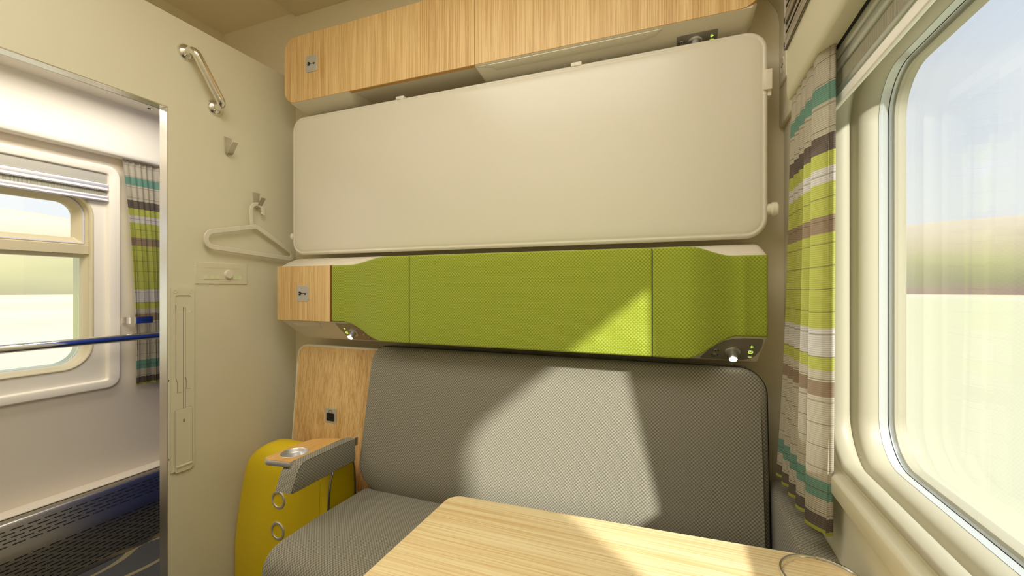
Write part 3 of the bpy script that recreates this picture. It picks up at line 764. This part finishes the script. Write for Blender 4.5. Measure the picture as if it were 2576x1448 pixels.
mb = MB(); slab(mb, P, tfn, [(.006, 0), (.001, .002), (0, .006), (0, .017), (.0015, .0195), (.004, .0200)], True, False)
tr = mb.build('tray', ALU, ar, ang=40); lab(tr, 'satin aluminium tray rim')
mb = MB(); wall_hole(mb, lambda a, b: (a, b, zt_+.0003), offset(P, .0035), [cup]); mb.build('tray_top', WOODTRAY, ar, smooth=False, recalc=False)
MB().lathe((-1.302, 1.166, zt_), (0, 0, -1), [(.0475, -.0004), (.0465, -.001), (.0445, .001), (.043, .009), (.039, .014), (.030, .0155), (0, .016)], 48, caps=False).build('cup_recess', ALU, ar)
MB().box(-1.243, -1.215, 1.345, 1.40, K-.640, K-.607).build('hinge', CHROME, ar, bevel=.003)

# ---------------- side bolster beside the window wall
P = [(XW-.001, K-.586), (.270, K-.586), (.262, K-.589), (.2575, K-.597), (.2555, K-.62), (.2555, K-1.12), (XW-.001, K-1.12)]
mb = MB(); ys = [(.90, .01), (.906, .003), (.915, 0), (1.50, 0), (1.512, .004), (1.515, .012)]
mb.loft([[(a+(.0 if a > .32 else s_), y, b-(s_ if b > K-.7 else 0)) for a, b in P] for y, s_ in ys])
bo = mb.build('side_bolster', GREY, ang=50); tag(bo, 'long dark grey woven bolster between sofa end and window wall', 'bolster')

# ---------------- suitcase
sc_ = thing('suitcase', (-1.52, 1.36, 0), 'yellow leather suitcase with two ring badges, standing behind the armrest', 'suitcase')
def srow(z):
    """front, back, left, right at height z"""
    f = max(0., (z-.20)/(.645-.20)); tp = max(0., (z-(K-.80))/.145)
    L_ = -1.800+.012+.085*f**1.5; R_ = -1.262+.003*f
    F = 1.275+.012*f+.03*tp**3; B = 1.435-.03*tp**3
    return F, B, L_, R_
mb = MB(); rings = []
for i in range(30):
    z = .03+ (.645-.03)*(1-(1-i/29)**1.35); F, B, L_, R_ = srow(z)
    dz = max(0, z-(.645-.115)); sh = .115-math.sqrt(max(0, .115**2-dz**2)); dz2 = max(0, z-(.645-.04)); shy = .04-math.sqrt(max(0, .04**2-dz2**2))
    dz3 = max(0, z-.56); L_ += sh; R_ -= .0855-math.sqrt(max(0, .0855**2-dz3**2)); F += shy; B -= shy
    rings.append([(a, b, z) for a, b in rrect(max(.02, R_-L_), max(.02, B-F), (.035, .010, .010, .035), 6, (L_+R_)/2, (F+B)/2)])
mb.loft(rings); mb.build('shell', YELLOW, sc_, ang=60)
for z in (K-.865, K-.990):
    lab(MB().lathe((-1.518, srow(z)[0]+.001, z), (0, -1, 0), [(.0265, 0), (.0265, .003), (.028, .0045), (.035, .0045), (.038, .002), (.038, 0)], 48, caps=False).build('ring_badge', ALU, sc_), 'round satin metal ring')
def arch(x, y0, y1, ztop, r=.055, zb_=.04):
    pts = [(x, y0, zb_), (x, y0, .2), (x, y0+.004, ztop-r-.08)]
    for k in range(0, 9):
        a = PI-PI/2*k/8; pts.append((x-.01*k/8, y0+r+.006+r*math.cos(a), ztop-r+r*math.sin(a)))
    for k in range(1, 9):
        a = PI/2-PI/2*k/8; pts.append((x-.01*(8-k)/8, y1-.03+.03*math.cos(a), ztop-.03+.03*math.sin(a)))
    pts += [(x, y1, ztop-.2), (x, y1, zb_)]; return pts
apts = [(-1.259, 1.282, .04), (-1.259, 1.282, .30), (-1.259, 1.284, .44), (-1.259, 1.288, .505), (-1.259, 1.296, .55), (-1.260, 1.308, .576), (-1.262, 1.325, .594), (-1.264, 1.345, .603), (-1.265, 1.38, .606), (-1.264, 1.405, .600), (-1.262, 1.420, .583), (-1.260, 1.428, .55), (-1.259, 1.431, .48), (-1.259, 1.432, .04)]
mb = MB(); mb.tube(apts, .0045, 10); lab(mb.build('side_trim', plain('dark_chrome_trim', (.35, .35, .38, 1), .2, .9), sc_), 'thin dark chrome piping on the side')
stp = [(-1.300, srow(z)[0]-.0002, z) for z in [.06+.03*k for k in range(17)]]
mb = MB(); mb.tube(stp, .0005, 6)
mb.build('stitching', plain('ochre_thread', srgb(175, 148, 12), .8), sc_)

# ---------------- table
tb = thing('table', (-.11, .77, 0), 'light oak fixed table under the window, rounded corners', 'table')
P = []
cs = [(-.541, .548, .03), (-.541, .968, .035), (.300, 1.006, .075), (.316, .545, .05)]
def rpoly(cs, n=8):
    out = []; m_ = len(cs)
    for i in range(m_):
        p = Vector(cs[i][:2]); a = Vector(cs[i-1][:2]); b = Vector(cs[(i+1) % m_][:2]); r = cs[i][2]
        da, db = (a-p).normalized(), (b-p).normalized(); ang = da.angle(db); t_ = r/math.tan(ang/2)
        c = p+(da+db).normalized()*(r/math.sin(ang/2)); s0 = p+da*t_; s1 = p+db*t_
        a0 = math.atan2(*(s0-c).yx); a1 = math.atan2(*(s1-c).yx)
        while a1-a0 > PI: a1 -= 2*PI
        while a1-a0 < -PI: a1 += 2*PI
        out += [tuple(c+Vector((math.cos(a0+(a1-a0)*k/n), math.sin(a0+(a1-a0)*k/n)))*r) for k in range(n+1)]
    return out
P = rpoly(cs)
if sum(P[i-1][0]*P[i][1]-P[i][0]*P[i-1][1] for i in range(len(P))) < 0: P = P[::-1]
tz = .77
mb = MB(); slab(mb, P, lambda a, b, d: (a, b, tz-.026+d), [(.004, 0), (0, .003), (0, .023), (.001, .0252), (.0032, .026)]); mb.build('tabletop', WOODTAB, tb, ang=40)
MB().box(-.02, .30, .68, .86, .40, tz-.026).build('bracket', STEEL, tb, bevel=.006)
MB().box(.16, .30, .72, .82, .0, .42).build('leg', STEEL, tb, bevel=.01)
rg_ = MB().lathe((.246, .917, tz-.0005), (0, 0, 1), [(.0690, 0), (.0695, .009), (.0680, .0115), (.0645, .0115), (.0630, .009), (.0630, 0)], 96, caps=False)
lab(rg_.build('cup_ring', CHROME, tb), 'chrome cup ring set on the table top')

# ================================================================== CURTAINS AND BLINDS
def curtain(name, label, group, fn, nu, nz, z0, z1, width):
    mb = MB(); vs = []; uvs = []
    for i in range(nz+1):
        for j in range(nu+1):
            vs.append(fn(j/nu, i/nz)); uvs.append((j/nu*width, i/nz))
    fs = [(i*(nu+1)+j, i*(nu+1)+j+1, (i+1)*(nu+1)+j+1, (i+1)*(nu+1)+j) for i in range(nz) for j in range(nu)]
    mb.add(vs, fs, uvs); o = mb.build(name, CURT, ang=180, recalc=False); return tag(o, label, 'curtain')
def c1(s_, t_):
    lo = (1-t_); z = K-.523+(.505+.523)*t_
    y0 = 1.036+.024*lo; y1 = 1.318+.020*lo+.085*lo**3
    q = s_**1.12
    ph = 2*PI*(q*5.4+.10*math.sin(s_*9+1)+.05*math.sin(s_*23)+.05*math.sin(4*t_+s_*5)*lo)-.6; A = .0135-.002*s_+.003*lo
    sh = math.sin(ph)+.22*math.sin(2*ph+.8)
    x = .2905-.013*lo*s_ + A*sh
    x = max(x, .2805-.02*min(1, lo*2.5))
    y = y0+(y1-y0)*s_ + .015*math.cos(ph+.3)*(1-.35*s_) + .003*math.sin(3*t_+s_*11)*lo
    z += .004*math.sin(ph)*lo
    return (min(x, .3065), y, z)
curtain('curtain', 'long narrow striped curtain hanging left of the large window', None, c1, 320, 60, 0, 0, .9)
def c2(s_, t_):
    lo = 1-t_; z = K-.512+(.672+.512)*t_
    y0 = 1.316+.062*(1-(1-lo)**2.2)-.004*lo; y1 = 1.66
    ph = 2*PI*(s_*13+.3*math.sin(s_*7)+.12*math.sin(s_*19)); A = .0065+.004*lo
    return (-2.655+A*math.sin(ph)+.002*math.sin(2*ph+2*t_), y0+(y1-y0)*s_+.006*math.cos(ph+.5)+.006*math.sin(ph*.5+1)*lo, z)
curtain('curtain', 'striped curtain beside the corridor window, held by a metal tieback', None, c2, 300, 40, 0, 0, .9)

bl = thing('roller_blind', (.316, .76, K+.384), 'raised pleated blind with grey rails and white bottom rail on the large window', 'blind')
def railp(P, name, mat, y0=.345, y1=1.185, parent=bl, **k):
    return MB().loft([[(a, y0, b) for a, b in P], [(a, y1, b) for a, b in P]]).build(name, mat, parent, **k)
def rr(x0, x1, z0, z1, r=.005, n=4): return rrect(x1-x0, z1-z0, r, n, (x0+x1)/2, (z0+z1)/2)
railp(rr(.3145, .3240, K+.384, K+.4045, .0025), 'bottom_rail', WHITEM)
railp(rr(.3130, .3235, K+.4055, K+.421, .005), 'middle_rail', RAILM)
railp(rr(.3160, .3215, K+.421, K+.451, .001), 'pleated_cloth', BLIND)
railp(rr(.3110, .3235, K+.450, K+.474, .006), 'middle_rail', RAILM)
railp(rr(.3090, .3235, K+.474, K+.497, .006), 'top_rail', RAILM)
railp(rr(.3060, .3240, K+.497, K+.556, .004), 'cassette', DARK)
bl2 = thing('roller_blind', (CX+.01, .7, K+.437), 'raised pleated blind with pale aluminium rails on the corridor window', 'blind')
PALE = plain('pale_aluminium', (.80, .78, .80, 1), .3, .4)
ys = (.10, 1.277)
railp(rr(CX-.003, CX+.004, K+.527, K+.576, .001), 'cassette', plain('warm_grey_box', (.42, .40, .34, 1), .5), *ys, bl2)
railp([(CX, K+.527), (CX, K+.490), (CX+.016, K+.488), (CX+.019, K+.493), (CX+.015, K+.499), (CX+.011, K+.505), (CX+.015, K+.513), (CX+.012, K+.524)], 'top_rail', PALE, *ys, bl2, ang=60)
railp(rr(CX+.001, CX+.007, K+.462, K+.492, .001), 'pleated_cloth', BLIND, .10, 1.272, bl2)
railp([(CX, K+.466), (CX, K+.436), (CX+.016, K+.434), (CX+.019, K+.439), (CX+.015, K+.444), (CX+.011, K+.448), (CX+.015, K+.456), (CX+.012, K+.464)], 'bottom_rail', PALE, *ys, bl2, ang=60)

# vent in the pelmet
vn = thing('air_vent', (.268, 1.1, K+.62), 'warm grey louvred air vent set in the pelmet face', 'vent')
VG = plain('vent_grey', (.36, .32, .26, 1), .4, .2)
MB().box(.2655, .2685, .80, 1.302, K+.6225, K+.80).build('backing', DARK, vn)
mb = MB(); vz0, vz1, vy0, vy1 = K+.6225, K+.80, .80, 1.303
for (y0, y1, z0, z1) in ((vy0, vy1, vz0, vz0+.018), (vy0, vy1, vz1-.012, vz1), (vy1-.012, vy1, vz0, vz1), (vy0, vy0+.012, vz0, vz1), (vy0, vy1, vz0+.065, vz0+.082)):
    mb.box(.2615, .2670, y0, y1, z0, z1)
mb.build('frame', VG, vn, bevel=.001)
for zc in (vz0+.031, vz0+.050, vz0+.097, vz0+.116, vz0+.135):
    P = [(.2625, zc-.008), (.2638, zc-.009), (.2668, zc+.006), (.2655, zc+.007)]
    MB().loft([[(a, vy0+.01, b) for a, b in P], [(a, vy1-.01, b) for a, b in P]]).build('louvre', VG, vn)
# socket on the raised panel
so = thing('wall_socket', (.3125, 1.545, K+.642), 'small cream wall socket plate high beside the pelmet', 'socket')
P = rrect(.09, .103, .006, 4, 1.545, K+.693)
mb = MB(); slab(mb, P, lambda a, b, d: (.3126-d, a, b), [(0, 0), (0, .004), (.002, .006)], False, True); mb.build('plate', SHELL, so, ang=30)
mb = MB().lathe((.3066, 1.545, K+.693), (-1, 0, 0), [(.026, 0), (.026, .002), (.021, .002), (.019, .0006), (0, .0006)], 32); mb.build('socket_well', SHELL, so)
mb = MB(); [mb.lathe((.3058, 1.545+q, K+.693), (-1, 0, 0), [(.0028, 0), (.0028, .0004), (0, .0004)], 12) for q in (-.0095, .0095)]; mb.build('hole', BLACK, so)

# ================================================================== THINGS ON THE PARTITION
# grab handle
gh = thing('grab_handle', (XP, 1.158, K+.74), 'chrome grab handle mounted at a slant high on the partition', 'handle')
A_ = Vector((XP, 1.101, K+.925)); B_ = Vector((XP, 1.2135, K+.752)); O_ = Vector((1, 0, 0))
for c in (A_, B_):
    MB().lathe(c, O_, [(.032, 0), (.0315, .004), (.026, .012), (.0195, .016), (.0170, .018)], 40).build('flange', CHROME, gh)
pts = []; h_ = .052; r_ = .024; dirv = (B_-A_).normalized()
pts += [A_+O_*(.012+(h_-r_-.012)*k/3) for k in range(4)]
pts += [A_+O_*(h_-r_)+dirv*(r_-r_*math.cos(a))+O_*(r_*math.sin(a)) for a in [PI/2*k/8 for k in range(1, 9)]]
pts += [A_+O_*h_+dirv*(r_+((B_-A_).length-2*r_)*k/6) for k in range(1, 6)]
pts += [B_+O_*(h_-r_)-dirv*(r_-r_*math.sin(a))+O_*(r_*math.cos(a))  for a in [0]] 
for k in range(0, 9):
    a = PI/2*k/8; pts.append(B_-dirv*r_+dirv*(r_*math.sin(a))+O_*(h_-r_)+O_*(r_*math.cos(a)))
pts = [p for i, p in enumerate(pts) if i == 0 or (p-pts[i-1]).length > 1e-4]
pts = [p for i, p in enumerate(pts) if not (i > 0 and i < len(pts)-1 and (p-pts[i-1]).dot(pts[i+1]-p) < 0)]
pts += [B_+O_*((h_-r_)*(1-k/3)+.012*k/3) for k in range(1, 4)]
MB().tube(pts, .0162, 28).build('grip', CHROME, gh, ang=60)
# coat hooks
def hook(y, z, label):
    t_ = thing('coat_hook', (XP, y, z-.075), label, 'hook', 'coat hooks on the partition')
    th = .0028
    def strip(path, name, w0, w1):
        mb = MB(); n = len(path); rg = []
        for i, (x, zz_) in enumerate(path):
            w_ = (w0+(w1-w0)*i/(n-1))/2
            dx = path[min(i+1, n-1)][0]-path[max(i-1, 0)][0]; dz = path[min(i+1, n-1)][1]-path[max(i-1, 0)][1]; l_ = math.hypot(dx, dz); nx_, nz_ = -dz/l_*th/2, dx/l_*th/2
            rg.append([(XP+x+nx_, y-w_, z+zz_+nz_), (XP+x+nx_, y+w_, z+zz_+nz_), (XP+x-nx_, y+w_, z+zz_-nz_), (XP+x-nx_, y-w_, z+zz_-nz_)])
        return mb.loft(rg).build(name, HOOKM, t_, ang=30, bevel=.0004, seg=1)
    strip([(.002, 0), (.002, -.062)], 'back_plate', .034, .024)
    strip([(.002, -.060), (.003, -.066), (.008, -.0715), (.014, -.072), (.020, -.068)]+[(.020+.030*k/3, -.068+.040*k/3) for k in range(1, 4)], 'prong', .024, .022)
    return t_
hook(1.268, K+.645, 'empty satin metal coat hook on the partition, below the grab handle')
hook(1.400, K+.436, 'satin metal coat hook on the partition holding the clothes hanger')
# clothes hanger, hangs flat along the partition
def hpt(y, z, x=XP+.024): return (x, y, K+z)
hg = thing('clothes_hanger', (XP+.024, 1.40, K+.14), 'cream plastic clothes hanger on the lower coat hook', 'clothes hanger')
def flat_strip(path, w, t=.007, closed=False):
    """flat plastic strip in the hanger's plane"""
    mb = MB(); n = len(path); rg = []
    for i, (y, z) in enumerate(path):
        a = path[(i-1) % n] if (closed or i) else path[i]; b = path[(i+1) % n] if (closed or i < n-1) else path[i]
        dy, dz = b[0]-a[0], b[1]-a[1]; l_ = math.hypot(dy, dz) or 1; ny, nz = -dz/l_, dy/l_
        pr = [(w/2*c, t/2*s_) for c, s_ in ((-.8, -1), (.8, -1), (1, -.5), (1, .5), (.8, 1), (-.8, 1), (-1, .5), (-1, -.5))]
        rg.append([(XP+.024+d, y+ny*q, K+z+nz*q) for q, d in pr])
    if closed: rg.append(rg[0])
    return mb.loft(rg, not closed, not closed)
def arcp(cy_, cz__, r, a0, a1, n=8): return [(cy_+r*math.cos(math.radians(a0+(a1-a0)*k/n)), cz__+r*math.sin(math.radians(a0+(a1-a0)*k/n))) for k in range(n+1)]
body = [(1.368, .2745), (1.35, .2695)] + arcp(1.196, .200, .033, 102, 262, 12) + [(1.30, .160)] + arcp(1.558, .163, .020, -90, 62, 10) + [(1.45, .243), (1.396, .271), (1.386, .2755), (1.378, .2765)]
flat_strip(body, .0205, closed=True).build('shoulder_loop', HANG, hg, ang=30)
flat_strip([(1.372, .268), (1.364, .279), (1.3600, .294), (1.3590, .32), (1.3590, .348)] + arcp(1.3885, .350, .0295, 176, -28, 16), .0155, .0058).build('hook', HANG, hg, ang=30)
# lighting and call panel
cp = thing('call_panel', (XP, 1.245, K+.016), 'flat cream switch panel with round dial and pale green symbols, below the hanger', 'switch panel')
P = rrect(.22, .088, .002, 2, 1.245, K+.061)
mb = MB(); slab(mb, P, lambda a, b, d: (XP+d, a, b), [(0, 0), (0, .0035), (.0012, .0048)], False, True); mb.build('plate', CREAM, cp, ang=30)
MB().lathe((XP+.0048, 1.268, K+.058), (1, 0, 0), [(.0195, -.001), (.019, .002), (.0175, .009), (.016, .0105), (0, .0108)], 40).build('dial', SHELL, cp)
mb = MB(); mb.box(XP+.0046, XP+.0056, 1.165, 1.320, K+.0355, K+.0362); mb.box(XP+.0046, XP+.0053, 1.17, 1.32, K+.0825, K+.0830); mb.build('groove', plain('groove_cream', (.45, .38, .25, 1), .6), cp)
xs_ = XP+.0053
def sun_icon(y, z, r=.0036):
    mb = MB(); n = 16
    mb.loft([[(xs_, y+q*math.cos(2*PI*k/n), z+q*math.sin(2*PI*k/n)) for k in range(n)] for q in (r-.0009, r)], False, False)
    for k in range(8):
        a = 2*PI*k/8+.2; d = Vector((0, math.cos(a), math.sin(a))); p = Vector((xs_, y, z)); q = Vector((0, -d.z, d.y))*.0004
        mb.add([p+d*.0048-q, p+d*.0078-q, p+d*.0078+q, p+d*.0048+q], [(0, 1, 2, 3)])
    return mb
for y in (1.173, 1.200, 1.226): sun_icon(y, K+.0465).build('symbol', FAINT, cp, smooth=False)
mb = MB(); yb, zbb = 1.297, K+.0435
mb.tube([(xs_, yb-.006, zbb-.003), (xs_, yb-.0045, zbb+.001), (xs_, yb-.0035, zbb+.006), (xs_, yb, zbb+.009), (xs_, yb+.0035, zbb+.006), (xs_, yb+.0045, zbb+.001), (xs_, yb+.006, zbb-.003), (xs_, yb-.006, zbb-.003)], .0005, 6)
mb.build('symbol', FAINT, cp)
mb = MB(); yb = 1.319
mb.tube([(xs_, yb+.0062*math.cos(2*PI*k/20), K+.0455+.0062*math.sin(2*PI*k/20)) for k in range(21)], .0005, 6); mb.tube([(xs_, yb-.0044, K+.0499), (xs_, yb+.0044, K+.0411)], .0005, 6)
mb.build('symbol', FAINT, cp)
# recessed folding bracket plate beside the door
fb = thing('folding_bracket', (XP, 1.088, K-.706), 'tall narrow cream plate with recessed flush parts, beside the doorway edge', 'bracket')
y0, y1, z0, z1 = 1.0457, 1.130, K-.706, K+.002
mb = MB(); P = rect(y0, y1, z0, z1)
rec = rrect(.058, .066, .008, 4, 1.089, K-.061)
wall_hole(mb, lambda a, b: (XP+.006, a, b), P, [rec]); mb.loft([[(XP+.0005, a, b) for a, b in P], [(XP+.006, a, b) for a, b in P]], False, False)
mb.loft([[(XP+.0012, a, b) for a, b in rec], [(XP+.006, a, b) for a, b in rec]], True, False)
mb.build('plate', CREAM, fb, smooth=False)
GV = plain('bracket_shadow_gap', (.20, .17, .11, 1), .7)
def groove(pts, wd=.0009): 
    m_ = MB(); m_.tube([(XP+.0058, a, b) for a, b in pts], wd, 6); return m_
arm1 = [(1.062, K-.065), (1.062, K-.345), (1.068, K-.365), (1.068, K-.405), (1.082, K-.405)]
arm2 = [(1.096, K-.075), (1.096, K-.345), (1.101, K-.365), (1.101, K-.395), (1.114, K-.395)]
slot = [(1.0885, K-.075), (1.0885, K-.50)]
for g in (arm1, arm2, slot, [(1.0965, K-.35), (1.0965, K-.50)]): groove(g).build('groove', GV, fb)
P = rrect(.062, .245, .007, 4, 1.0905, K-.5905)
mb = MB(); slab(mb, P, lambda a, b, d: (XP+.0062+d, a, b), [(0, 0), (0, .0006), (.0006, .0012)], False, True); mb.build('lower_flap', CREAM, fb, ang=30)
mb = MB(); mb.tube([(XP+.0062, a, b) for a, b in P+P[:1]], .0008, 6); mb.build('groove', GV, fb)
mb = MB(); Pq = [(.006, K-.700), (.010, K-.694), (.0105, K-.688), (.007, K-.684)]
mb.loft([[(XP+a, 1.062, b) for a, b in Pq], [(XP+a, 1.119, b+.0) for a, b in Pq]]).build('lip', CREAM, fb)
MB().box(XP+.0065, XP+.0078, 1.087, 1.094, K-.522, K-.510).build('catch', HOOKM, fb)
for (a, b) in ((1.060, K-.013), (1.116, K-.013), (1.060, K-.698), (1.116, K-.698)):
    MB().lathe((XP+.006, a, b), (1, 0, 0), [(.0075, 0), (.0072, .0012), (.0058, .0012), (.005, .0004), (.003, .0004), (.0028, .001), (0, .001)], 20).build('screw', CREAM, fb)
MB().box(XP-.001, XP+.0005, 1.0400, 1.0430, K-.355, K-.349).build('screw', BLACK, fb); MB().box(XP-.001, XP+.0005, 1.0400, 1.0430, K-.655, K-.650).build('screw', DARK, fb)

# ================================================================== CORRIDOR THINGS
ra = thing('radiator_cover', (-2.61, 1.2, 0), 'brushed steel perforated heater cover along the corridor floor', 'radiator cover')
prof = [(CX+.0005, K-.966), (-2.60, K-.968), (-2.586, K-.969), (-2.578, K-.972), (-2.573, K-.978), (-2.568, K-.990), (-2.546, K-1.056), (-2.537, K-1.078), (-2.531, K-1.098), (-2.528, K-1.12), (-2.528, K-1.298)]
# arc length from the top of the slanted face
mb = MB(); yA, yB_ = YF-.5, 3.19; s_ = [0]
for i in range(1, len(prof)): s_.append(s_[-1]+math.hypot(prof[i][0]-prof[i-1][0], prof[i][1]-prof[i-1][1]))
s0 = s_[4]
vs, uv = [], []
for (x, z), q in zip(prof, s_):
    for y in (yA, yB_): vs.append((x, y, z)); uv.append((y-yA, q-s0))
mb.add(vs, [(2*i, 2*i+1, 2*i+3, 2*i+2) for i in range(len(prof)-1)], uv)
o = mb.build('casing', PERF, ra, ang=60, recalc=False)
mb = MB().box(CX, -2.615, yA, yB_, K-.9655, K-.962); mb.build('top_ledge', CORR, ra)
hr_ = thing('handrail', (-2.58, 1.2, K-.27), 'long chrome handrail crossing below the corridor window', 'handrail')
MB().tube([(-2.575, YF-.5, K-.2505), (-2.575, 1.0, K-.2505), (-2.575, 3.15, K-.2505)], .0185, 28).build('rail', CHROME, hr_, ang=60)
for y in (.05, 1.95): MB().tube([(-2.575, y, K-.2505), (CX, y, K-.2505)], .009, 16).build('bracket', CHROME, hr_)
tk = thing('curtain_tieback', (-2.63, 1.40, K-.19), 'short chromed bar holding back the corridor curtain', 'tieback')
mb = MB(); pth = [(CX+.0005, 1.345), (-2.655, 1.345), (-2.634, 1.348), (-2.626, 1.358), (-2.625, 1.375), (-2.625, 1.43), (-2.628, 1.442), (-2.64, 1.446)]
rg = []
for i, (x, y) in enumerate(pth):
    a = pth[max(0, i-1)]; b = pth[min(len(pth)-1, i+1)]; l_ = math.hypot(b[0]-a[0], b[1]-a[1]); nx_, ny_ = -(b[1]-a[1])/l_*.0015, (b[0]-a[0])/l_*.0015
    rg.append([(x+nx_, y+ny_, K-.185), (x-nx_, y-ny_, K-.185), (x-nx_, y-ny_, K-.152), (x+nx_, y+ny_, K-.152)])
mb.loft(rg).build('bar', CHROME, tk, ang=50)
dl = thing('downlight', (-2.50, 1.36, K+.915), 'tiny chrome recessed spotlight in the corridor ceiling', 'spotlight')
MB().lathe((-2.52, 1.37, K+.9222), (0, 0, -1), [(.015, 0), (.0145, .003), (.011, .0035), (.009, .001), (.009, -.002)], 28, caps=False).build('ring', CHROME, dl)
MB().lathe((-2.52, 1.37, K+.9215), (0, 0, -1), [(0, 0), (.009, 0), (.007, .001), (0, .0015)], 24).build('lens', DARK, dl)
# unseen fitting added to go with the compartment fill light
def fitting(name, x0, x1, y0, y1, z, label):
    t_ = thing(name, ((x0+x1)/2, (y0+y1)/2, z-.02), label, 'fill light')
    MB().box(x0-.02, x1+.02, y0-.02, y1+.02, z-.02, z).build('housing', SHELL, t_, bevel=.004)
    MB().box(x0, x1, y0, y1, z-.0225, z-.0202).build('diffuser', M('diffuser', (1, 1, 1, 1), emit=(1, .95, .85, 1), estr=2.0).m, t_)
fitting('fill_ceiling_light', -1.245, .005, -.06, .74, ZC, 'flat rectangular ceiling light added out of view over the middle of the compartment')
